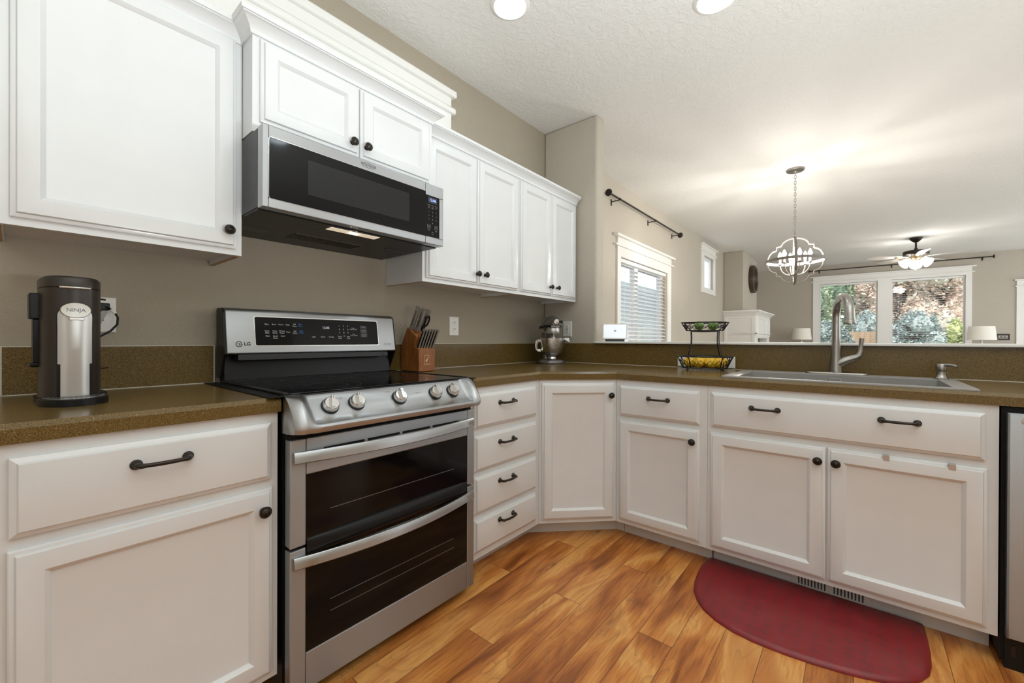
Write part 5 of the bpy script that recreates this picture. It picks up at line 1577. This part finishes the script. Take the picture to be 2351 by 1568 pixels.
# ================================================================ DINING AND LIVING ROOM
def build_chandelier():
    r = thing('chandelier', 'open-orb quatrefoil chandelier with lit candle bulbs hanging over the dining area', 'chandelier', (4.342, -1.482, 1.862), math.radians(8))
    # canopy and chain
    top = CEIL - 1.862
    MB().lathe([(0.078, top), (0.078, top - 0.010), (0.070, top - 0.018), (0.020, top - 0.024), (0.010, top - 0.034), (0.0, top - 0.034)], 32).build('canopy', 'nickel', r)
    b = MB()
    n = 21
    z0, z1 = 0.262, top - 0.030
    for i in range(n):
        z = z0 + (z1 - z0) * (i + 0.5) / n
        h = (z1 - z0) / n * 0.70
        a = i % 2 * PI / 2
        b.tube([(0.009 * math.cos(t) * math.cos(a), 0.009 * math.cos(t) * math.sin(a), z + h * math.sin(t)) for t in [2 * PI * j / 14 for j in range(14)]], 0.0022, 6, closed=True)
    b.build('chain', 'nickel', r)
    MB().tube([(0.020 * math.cos(t), 0.0, 0.246 + 0.022 * math.sin(t)) for t in [2 * PI * j / 24 for j in range(24)]], 0.0052, 8, closed=True).build('loop', 'cream_metal', r)
    # quatrefoil bands
    half = []
    half += [(0.112 * math.sin(t), 0.140 + 0.078 * math.cos(t)) for t in [PI / 2 * 0.93 * i / 9 for i in range(10)]]
    half += [(0.150, 0.142), (0.150, 0.112)]
    half += [(0.150 + 0.076 * math.sin(t), 0.108 * math.cos(t)) for t in [0.10 + (PI - 0.20) * i / 14 for i in range(15)]]
    half += [(0.150, -0.112), (0.150, -0.142)]
    half += [(0.112 * math.sin(t), -0.140 - 0.078 * math.cos(t)) for t in [PI / 2 * 0.93 * (9 - i) / 9 for i in range(10)]]
    outline = half + [(-x, z) for x, z in half[-2:0:-1]]
    for a in (0.0, PI / 2):
        b = MB()
        ou = []
        m = len(outline)
        ls = []
        for i, (x, z) in enumerate(outline):
            px, pz = outline[i - 1]
            nx, nz = outline[(i + 1) % m]
            tx, tz = nx - px, nz - pz
            l_ = math.hypot(tx, tz) or 1
            ox, oz = tz / l_ * 0.0035, -tx / l_ * 0.0035
            ls.append([(x + ox, -0.011, z + oz), (x + ox, 0.011, z + oz), (x - ox, 0.011, z - oz), (x - ox, -0.011, z - oz)])
        V = [[b.bm.verts.new(q) for q in l] for l in ls]
        V.append(V[0])
        for p, q in zip(V, V[1:]):
            for i in range(4):
                b.bm.faces.new((p[i], p[(i + 1) % 4], q[(i + 1) % 4], q[i]))
        b.xform(Matrix.Rotation(a - PI / 2, 4, 'Z')).build('orb_band', 'cream_metal', r, ang=30)
    b = MB()
    N = 56
    ls = [[((R) * math.cos(t), (R) * math.sin(t), z) for R, z in ((0.244, -0.013), (0.244, 0.013), (0.237, 0.013), (0.237, -0.013))] for t in [2 * PI * i / N for i in range(N)]]
    V = [[b.bm.verts.new(q) for q in l] for l in ls]
    V.append(V[0])
    for p, q in zip(V, V[1:]):
        for i in range(4):
            b.bm.faces.new((p[i], p[(i + 1) % 4], q[(i + 1) % 4], q[i]))
    b.build('orb_ring', 'cream_metal', r, ang=40)
    MB().lathe([(0.007, 0.218), (0.007, -0.10), (0.020, -0.12), (0.024, -0.135), (0.012, -0.155), (0.007, -0.17), (0.012, -0.185), (0.0, -0.197)], 16).build('stem', 'cream_metal', r)
    MB().lathe([(0.006, -0.215), (0.012, -0.222), (0.010, -0.232), (0.0, -0.238)], 14).build('finial', 'cream_metal', r)
    for i in range(6):
        a = 2 * PI * (i + 0.25) / 6
        c, s_ = math.cos(a), math.sin(a)
        pts = [(0.018, -0.135), (0.045, -0.138), (0.080, -0.125), (0.106, -0.098), (0.120, -0.065), (0.124, -0.035)]
        ar = MB().tube([(x * c, x * s_, z) for x, z in pts], 0.0048, 8).build('arm', 'cream_metal', r)
        o = (0.124 * c, 0.124 * s_, 0)
        MB().lathe([(0.006, -0.035), (0.017, -0.028), (0.018, -0.022), (0.011, -0.020), (0.0, -0.020)], 16, o).build('drip_cup', 'cream_metal', ar)
        MB().lathe([(0.0105, -0.020), (0.0105, 0.030)], 14, o).build('candle_sleeve', 'white_plastic', ar)
        MB().lathe([(0.009, 0.030), (0.012, 0.038), (0.0165, 0.052), (0.0170, 0.060), (0.012, 0.078), (0.005, 0.094), (0.0, 0.100)], 16, o).build('bulb', 'bulb', ar, ang=80)

def build_fan():
    r = thing('ceiling_fan', 'five-blade bronze ceiling fan with lit frosted shades in the living room', 'ceiling fan', (8.772, -2.671, CEIL))
    MB().lathe([(0.082, 0.0), (0.082, -0.008), (0.070, -0.030), (0.040, -0.062), (0.024, -0.074), (0.014, -0.076)], 28).build('canopy', 'bronze', r)
    MB().lathe([(0.0135, -0.07), (0.0135, -0.165), (0.022, -0.170), (0.024, -0.19), (0.018, -0.20)], 16).build('downrod', 'bronze', r)
    MB().lathe([(0.03, -0.195), (0.10, -0.205), (0.148, -0.212), (0.158, -0.222), (0.158, -0.268), (0.148, -0.282), (0.09, -0.292), (0.05, -0.292)], 40).build('motor_housing', 'bronze', r)
    k = MB().lathe([(0.052, -0.29), (0.058, -0.305), (0.060, -0.335), (0.046, -0.352), (0.030, -0.36), (0.014, -0.40), (0.016, -0.43), (0.008, -0.45), (0.0, -0.455)], 28).build('light_hub', 'brass', r)
    cam_az = math.atan2(-1.9512 + 2.671, -0.5182 - 8.772)
    for i in range(5):
        a = cam_az + 0.16 + 2 * PI * i / 5
        rm = Matrix.Rotation(a, 4, 'Z')
        pitch = Matrix.Translation((0.4, 0, -0.302)) @ Matrix.Rotation(math.radians(12), 4, 'X') @ Matrix.Translation((-0.4, 0, 0.302))
        ln = [(0.20, 0.040), (0.26, 0.052), (0.45, 0.064), (0.60, 0.068), (0.645, 0.060), (0.66, 0.040)]
        o = ln + [(x, -y) for x, y in reversed(ln)]
        bl = MB().prism(o, 'z', -0.3055, -0.2985).xform(rm @ pitch).build('blade', 'blade_pale', r, smooth=False, bevel=0.001)
        MB().prism([(0.10, 0.016), (0.17, 0.014), (0.205, 0.034), (0.275, 0.030), (0.275, -0.030), (0.205, -0.034), (0.17, -0.014), (0.10, -0.016)], 'z', -0.3115, -0.3058).xform(rm @ pitch).build('blade_iron', 'brass', bl, smooth=False, bevel=0.001)
    for i in range(3):
        a = cam_az + PI / 3 + 2 * PI * i / 3
        d = Vector((math.cos(a) * 0.82, math.sin(a) * 0.82, -0.62)).normalized()
        m = d.to_track_quat('Z', 'Y').to_matrix()
        base = Vector((math.cos(a) * 0.055, math.sin(a) * 0.055, -0.338))
        MB().tube([base, base + d * 0.05], 0.012, 12).build('shade_holder', 'brass', k)
        MB().lathe([(0.024, 0.035), (0.036, 0.042), (0.052, 0.062), (0.058, 0.088), (0.064, 0.120), (0.076, 0.145), (0.072, 0.146), (0.045, 0.12), (0.0, 0.11)], 28, base, m).build('glass_shade', 'fan_glass', k, ang=70)
    MB().tube([(0.006, 0, -0.45), (0.007, 0, -0.52)], 0.0018, 6).ball((0.007, 0, -0.527), 0.006, u=10, v=6).build('pull_chain', 'brass', r)

def curtain_rod(name, label, base, rz, half, brk, off):
    r = thing(name, label, 'curtain rod', base, rz, 'bare curtain rods')
    MB().tube([(-half, -off, 0), (half, -off, 0)], 0.0105, 12).build('rod', 'bronze', r)
    for s in (-1, 1):
        MB().lathe([(0.012, 0), (0.020, 0.004), (0.034, 0.010), (0.036, 0.016), (0.034, 0.022), (0.018, 0.026), (0.0, 0.028)], 20, (s * half, -off, 0), Matrix.Rotation(s * PI / 2, 3, 'Y')).build('finial', 'bronze', r)
    for x in brk:
        MB().box(x - 0.010, x + 0.010, -0.006, 0, -0.050, 0.012).box(x - 0.005, x + 0.005, -off - 0.012, -0.004, -0.018, -0.010).box(x - 0.006, x + 0.006, -off - 0.016, -off - 0.012, -0.018, 0.006).build('bracket', 'bronze', r, smooth=False)
    return r

def blinds(name, label, loc, rz, half, z0, z1, tilt_deg, pitch=0.044, depth=0.05, cords=(-0.8, 0.0, 0.8), wand=True):
    """local -y faces the room"""
    r = thing(name, label, 'blinds', loc, rz, 'horizontal window blinds')
    L = r.location.z
    MB().box(-half, half, -0.022, 0.022, z1 - L - 0.040, z1 - L).build('head_rail', 'blind', r, smooth=False)
    b = MB()
    n = int((z1 - 0.05 - z0) / pitch)
    t = math.radians(tilt_deg)
    for i in range(n):
        z = z0 + 0.02 + pitch * (i + 0.5) - L
        c, s_ = math.cos(t) * depth / 2, math.sin(t) * depth / 2
        b.loops([[(x, -c, z - s_ - 0.0012), (x, -c, z - s_ + 0.0012), (x, 0, z + 0.0024), (x, c, z + s_ + 0.0012), (x, c, z + s_ - 0.0012), (x, 0, z)] for x in (-half + 0.004, half - 0.004)])
    o = b.build('slats', 'blind', r, smooth=False)
    MB().box(-half + 0.004, half - 0.004, -0.022, 0.022, z0 - L, z0 - L + 0.018).build('bottom_rail', 'blind', r, smooth=False)
    b = MB()
    for q in cords:
        b.tube([(q * half, -depth / 2 - 0.001, z0 - L), (q * half, -depth / 2 - 0.001, z1 - L - 0.03)], 0.0016, 5)
    b.build('ladder_cords', 'blind', r)
    if wand:
        MB().tube([(half - 0.06, -0.032, z1 - L - 0.03), (half - 0.058, -0.034, 1.32 - L)], 0.0035, 6).lathe([(0.008, -0.02), (0.010, 0.0), (0.004, 0.02)], 10, (half - 0.058, -0.034, 1.31 - L)).build('pull_cord', 'tan_logo', r)
    return r

def build_room():
    build_chandelier()
    build_fan()
    curtain_rod('curtain_rod', 'dark curtain rod without curtains over the patio slider, just below the ceiling', (4.2475, 0, 2.516), 0, 1.045, (-0.827, 0.143, 0.985), 0.09)
    curtain_rod('curtain_rod', 'long dark curtain rod without curtains over the pair of far windows', (11.06, -2.49, 2.645), -PI / 2, 1.365, (-1.2, 0.0, 1.25), 0.09)
    blinds('window_blinds', 'white horizontal blinds lowered over the patio slider', (4.3355, 0.030, 0.04), 0, 0.713, 0.04, 1.968, 22, 0.046)
    blinds('window_blinds', 'open white blinds in the left far window, behind the faucet', (11.095, -1.785, 0.76), -PI / 2, 0.486, 0.76, 2.340, 3, 0.044, 0.024, wand=False)
    blinds('window_blinds', 'open white blinds in the right far window', (11.095, -3.0105, 0.76), -PI / 2, 0.515, 0.76, 2.340, 3, 0.044, 0.024, wand=False)
    # round mirror on the chimney breast
    r = thing('wall_mirror', 'round mirror in a deep dark-brown frame high on the chimney breast', 'mirror', (8.84, -0.331, 2.293))
    MB().lathe([(0.20, 0.0), (0.27, 0.0), (0.275, 0.03), (0.268, 0.075), (0.245, 0.085), (0.225, 0.070), (0.215, 0.030), (0.21, 0.025)], 56, (0, 0, 0), RX90, cap=False).build('frame', 'darkwood', r)
    MB().lathe([(0.220, 0.022), (0.220, 0.026)], 56, (0, 0, 0), RX90).build('mirror_glass', 'mirror', r)
    # white fireplace surround under it
    r = thing('fireplace_surround', 'white panelled fireplace surround with a crown-moulded mantel below the round mirror', 'fireplace', (8.86, 0, 0))
    b = MB()
    b.box(-0.75, -0.44, -0.52, -0.335, 0, 1.55).box(0.56, 0.87, -0.52, -0.001, 0, 1.55).box(-0.44, 0.56, -0.52, -0.335, 1.13, 1.55).box(-0.75, -0.752 + 0.0015, -0.52, -0.001, 0, 1.55)
    b.build('body', 'trim', r, smooth=False)
    MB().box(-0.752, 0.872, -0.335, -0.331, 0.0, 1.55).build('backing', 'trim', r, smooth=False)
    MB().box(-0.44, 0.56, -0.40, -0.336, 0.0, 1.13).build('firebox', 'cream_metal', r, smooth=False)
    pr = [(0.0, 1.545), (0.012, 1.548), (0.018, 1.565), (0.035, 1.585), (0.055, 1.60), (0.060, 1.612), (0.085, 1.615), (0.085, 1.64), (0.0, 1.64)]
    ls = []
    for d, z in pr:
        ls.append([(-0.75 - d, 0.0 - 0.001, z), (-0.75 - d, -0.52 - d, z), (0.87 + d, -0.52 - d, z), (0.87 + d, -0.001, z)])
    MB().loops(ls).build('mantel', 'trim', r, smooth=False)
    pn = [(0, 0.0), (0, -0.0005), (0.07, -0.0005)]
    def inset(x0, x1, z0, z1, side=False):
        q = [(0.0, 0.0), (0.0, -0.012), (0.045, -0.012), (0.050, -0.004), (0.052, -0.003)]
        b = MB().panel(x0, x1, z0, z1, q)
        if side:
            b.xform(Matrix.Translation((-0.75, 0, 0)) @ Matrix.Rotation(-PI / 2, 4, 'Z'))
        else:
            b.xform(Matrix.Translation((0, -0.52, 0)))
        b.build('panel', 'trim', r, smooth=False)
    inset(0.005, 0.515, 0.10, 1.54, True)
    inset(-0.75, -0.44, 1.16, 1.54)
    inset(-0.44, 0.56, 1.16, 1.54)
    inset(0.56, 0.87, 1.16, 1.54)
    MB().box(-0.80, 0.87, -0.560, -0.532, 1.212, 1.224).box(-0.80, -0.7625, -0.56, -0.20, 1.212, 1.224).build('thin_shelf', 'trim', r, smooth=False)
    # two table lamps by the far wall, on end tables
    def lamp(label, x, y):
        t = thing('table_lamp', label, 'lamp', (x, y, 0.60), 0, 'pale table lamps by the far wall')
        MB().lathe([(0.075, 0), (0.075, 0.012), (0.03, 0.022), (0.035, 0.06), (0.072, 0.16), (0.082, 0.24), (0.060, 0.34), (0.022, 0.42), (0.016, 0.47), (0.016, 0.50)], 28).build('base', 'shade_base', t)
        MB().lathe([(0.187, 0.512), (0.163, 0.760), (0.160, 0.760), (0.184, 0.512)], 40, cap=False).build('shade', 'shade', t, ang=50)
        MB().lathe([(0.010, 0.50), (0.010, 0.70), (0.004, 0.70)], 10).build('harp', 'nickel', t)
        MB().ball((0, 0, 0.505), 0.013, u=12, v=8).build('socket', 'white_plastic', t)
    lamp('pale table lamp with a cream drum shade, left of the far windows', 10.68, -1.00)
    lamp('pale table lamp with a cream drum shade, right of the far windows', 10.68, -3.68)
    for y, lab in ((-1.00, 'dark wooden end table under the left lamp'), (-3.68, 'dark wooden end table under the right lamp')):
        t = thing('end_table', lab, 'table', (10.68, y, 0), 0, 'end tables under the lamps')
        MB().box(-0.26, 0.26, -0.26, 0.26, 0.57, 0.60).build('top', 'darkwood', t, bevel=0.004)
        MB().box(-0.23, 0.23, -0.23, 0.23, 0.48, 0.57).build('apron', 'darkwood', t, smooth=False)
        for sx in (-1, 1):
            for sy in (-1, 1):
                MB().cyl((sx * 0.21, sy * 0.21, 0), (sx * 0.21, sy * 0.21, 0.48), 0.015, 0.022, 10).build('leg', 'darkwood', t)

# ================================================================ OUTSIDE
def leaves(b, n, c, rad, size, rnd, flat=1.0):
    for _ in range(n):
        while True:
            p = Vector((rnd.uniform(-1, 1), rnd.uniform(-1, 1), rnd.uniform(-1, 1)))
            if 0.25 < p.length < 1:
                break
        q = Vector((c[0] + p.x * rad[0], c[1] + p.y * rad[1], c[2] + p.z * rad[2]))
        a = Vector((rnd.uniform(-1, 1), rnd.uniform(-1, 1), rnd.uniform(-0.6, 0.6) * flat)).normalized()
        d = a.cross(Vector((rnd.uniform(-1, 1), rnd.uniform(-1, 1), rnd.uniform(-1, 1)))).normalized()
        s_ = size * rnd.uniform(0.6, 1.3)
        b.poly([q - a * s_, q + d * s_ * 0.5, q + a * s_, q - d * s_ * 0.5])

def tree(name, label, cat, loc, h, rad, m, n, size, seed, group, trunk=True):
    rnd = random.Random(seed)
    r = thing(name, label, cat, loc, 0, group)
    b = MB()
    cl = 9
    for i in range(cl):
        a = 2 * PI * i / cl + rnd.uniform(-0.3, 0.3)
        q = rnd.uniform(0.25, 0.75)
        c = (rad * q * math.cos(a), rad * q * math.sin(a), h * rnd.uniform(0.30, 0.85))
        b.ball(c, rad * 0.40, rad * 0.40, h * 0.15, u=8, v=6)
        leaves(b, n // cl, c, (rad * 0.55, rad * 0.55, h * 0.22), size, rnd)
    b.build('foliage', m, r, smooth=False)
    t = MB()
    t.tube([(0, 0, 0), (0.05, 0.03, h * 0.3), (-0.03, 0.06, h * 0.6), (0.05, 0, h * 0.8)], [0.11, 0.09, 0.06, 0.02], 8)
    for i in range(6):
        a = rnd.uniform(0, 2 * PI)
        z = h * rnd.uniform(0.35, 0.7)
        t.tube([(0, 0, z), (rad * 0.4 * math.cos(a), rad * 0.4 * math.sin(a), z + h * 0.08), (rad * 0.8 * math.cos(a), rad * 0.8 * math.sin(a), z + h * 0.10)], [0.05, 0.035, 0.015], 6)
    t.build('trunk', 'bark', r)
    return r

def build_outside():
    struct(MB().box(11.21, 40, -22, 5.4, -0.35, -0.12).build('ground', 'grass', smooth=False), 'lawn outside the far windows', 'ground')
    struct(MB().box(-4, 11.20, 0.15, 5.4, -0.30, -0.10).build('ground', mat('patio_concrete', (0.42, 0.42, 0.41), 0.85), smooth=False), 'pale patio slab outside the slider', 'ground')
    f = thing('garden_fence', 'weathered wooden fence seen low in the left far window', 'fence', (18.0, -0.6, -0.12))
    b = MB()
    for i in range(30):
        y = -2.1 + i * 0.14
        b.box(-0.01, 0.01, y, y + 0.132, 0.05, 1.52)
    b.build('boards', 'fencewood', f, smooth=False)
    MB().box(0.012, 0.05, -2.1, 2.1, 1.20, 1.28).box(0.012, 0.05, -2.1, 2.1, 0.25, 0.33).build('rails', 'fencewood', f, smooth=False)
    g = 'trees beyond the far windows'
    tree('autumn_tree', 'rust-pink autumn tree filling the top of the right far window', 'tree', (21.6, -4.45, -0.12), 5.0, 1.05, 'leaf_autumn', 7000, 0.075, 3, g)
    tree('autumn_tree', 'tan autumn tree in the right half of the left far window', 'tree', (22.3, -2.45, -0.12), 4.6, 0.55, 'leaf_autumn', 6000, 0.075, 5, g)
    tree('leafy_tree', 'blue-green leafy tree in the left half of the left far window', 'tree', (21.4, -0.40, -0.12), 4.8, 1.0, 'leaf_green', 6000, 0.075, 8, g)
    tree('leafy_tree', 'pale green tree behind the left far window, farther back', 'tree', (27.0, -1.2, -0.12), 6.5, 1.6, 'leaf_green', 7000, 0.11, 41, g)
    tree('autumn_tree', 'tall rust-coloured tree behind the right far window, farthest back', 'tree', (31.5, -5.6, -0.12), 8.0, 2.1, 'leaf_autumn', 7500, 0.11, 43, g)
    tree('leafy_tree', 'green tree at the right edge of the right far window, far back', 'tree', (26.0, -8.3, -0.12), 7.0, 1.5, 'leaf_green', 6000, 0.12, 12, g)
    tree('autumn_tree', 'dusty-pink tree behind the rust-pink one in the right far window', 'tree', (24.6, -3.6, -0.12), 5.4, 0.95, 'leaf_autumn', 6000, 0.085, 51, g)
    tree('leafy_tree', 'grey-green tree in the middle of the left far window', 'tree', (24.4, -1.2, -0.12), 5.2, 0.75, 'leaf_green', 5000, 0.085, 52, g)
    tree('spruce_shrub', 'blue-green shrub behind the fence in the left far window', 'shrub', (19.3, -2.25, -0.12), 2.3, 0.5, 'leaf_blue', 3500, 0.055, 53, g)
    tree('autumn_shrub', 'rusty shrub behind the bushes in the right far window', 'shrub', (19.0, -4.3, -0.12), 2.6, 0.6, 'leaf_autumn', 4500, 0.055, 54, g)
    tree('spruce_shrub', 'blue-green shrub filling the bottom of the right far window', 'shrub', (16.2, -3.15, -0.12), 2.1, 0.68, 'leaf_blue', 6000, 0.05, 15, g)
    tree('spruce_shrub', 'blue-green shrub in the middle of the left far window', 'shrub', (15.2, -1.45, -0.12), 1.8, 0.40, 'leaf_blue', 4500, 0.05, 18, g)
    tree('lime_shrub', 'bright yellow-green shrub at the lower right of the right far window', 'shrub', (14.4, -3.95, -0.12), 1.75, 0.26, 'leaf_lime', 3000, 0.045, 21, g)
    # neighbour's wall and shrubs beyond the slider
    n = thing('neighbour_wall', 'pale blue-grey sided wall beyond the patio slider', 'wall', (8.0, 5.5, -0.10))
    b = MB()
    for i in range(22):
        b.prism([(0.0, i * 0.16), (-0.018, i * 0.16), (0.0, i * 0.16 + 0.16)], 'x', -6.0, 30.0)
    b.box(-6, 30, 0.0, 0.15, 0, 3.6)
    b.build('siding', 'siding', n, smooth=False)
    MB().box(-0.8, 0.3, -0.05, 0.0, 1.0, 2.1).build('window_frame', 'vinyl', n, smooth=False)
    MB().box(-0.72, 0.22, -0.056, -0.05, 1.08, 2.02).build('window_pane', 'black_glass', n, smooth=False)
    tree('patio_shrub', 'dark green shrub outside the patio slider, behind the blinds', 'shrub', (7.5, 3.6, -0.10), 2.2, 0.9, 'leaf_green', 1600, 0.09, 30, 'shrubs outside the slider')
    tree('patio_shrub', 'blue-green shrub outside the patio slider, farther left', 'shrub', (5.9, 3.4, -0.10), 1.7, 0.7, 'leaf_blue', 1300, 0.08, 33, 'shrubs outside the slider')

build_shell()
build_cans()
build_windows()
build_base()
build_uppers()
build_counters()
build_range()
build_microwave()
build_dishwasher()
build_sink()
build_coffee()
build_outlets()
build_knives()
build_mixer()
build_basket()
build_display_and_mat()
build_room()
build_outside()
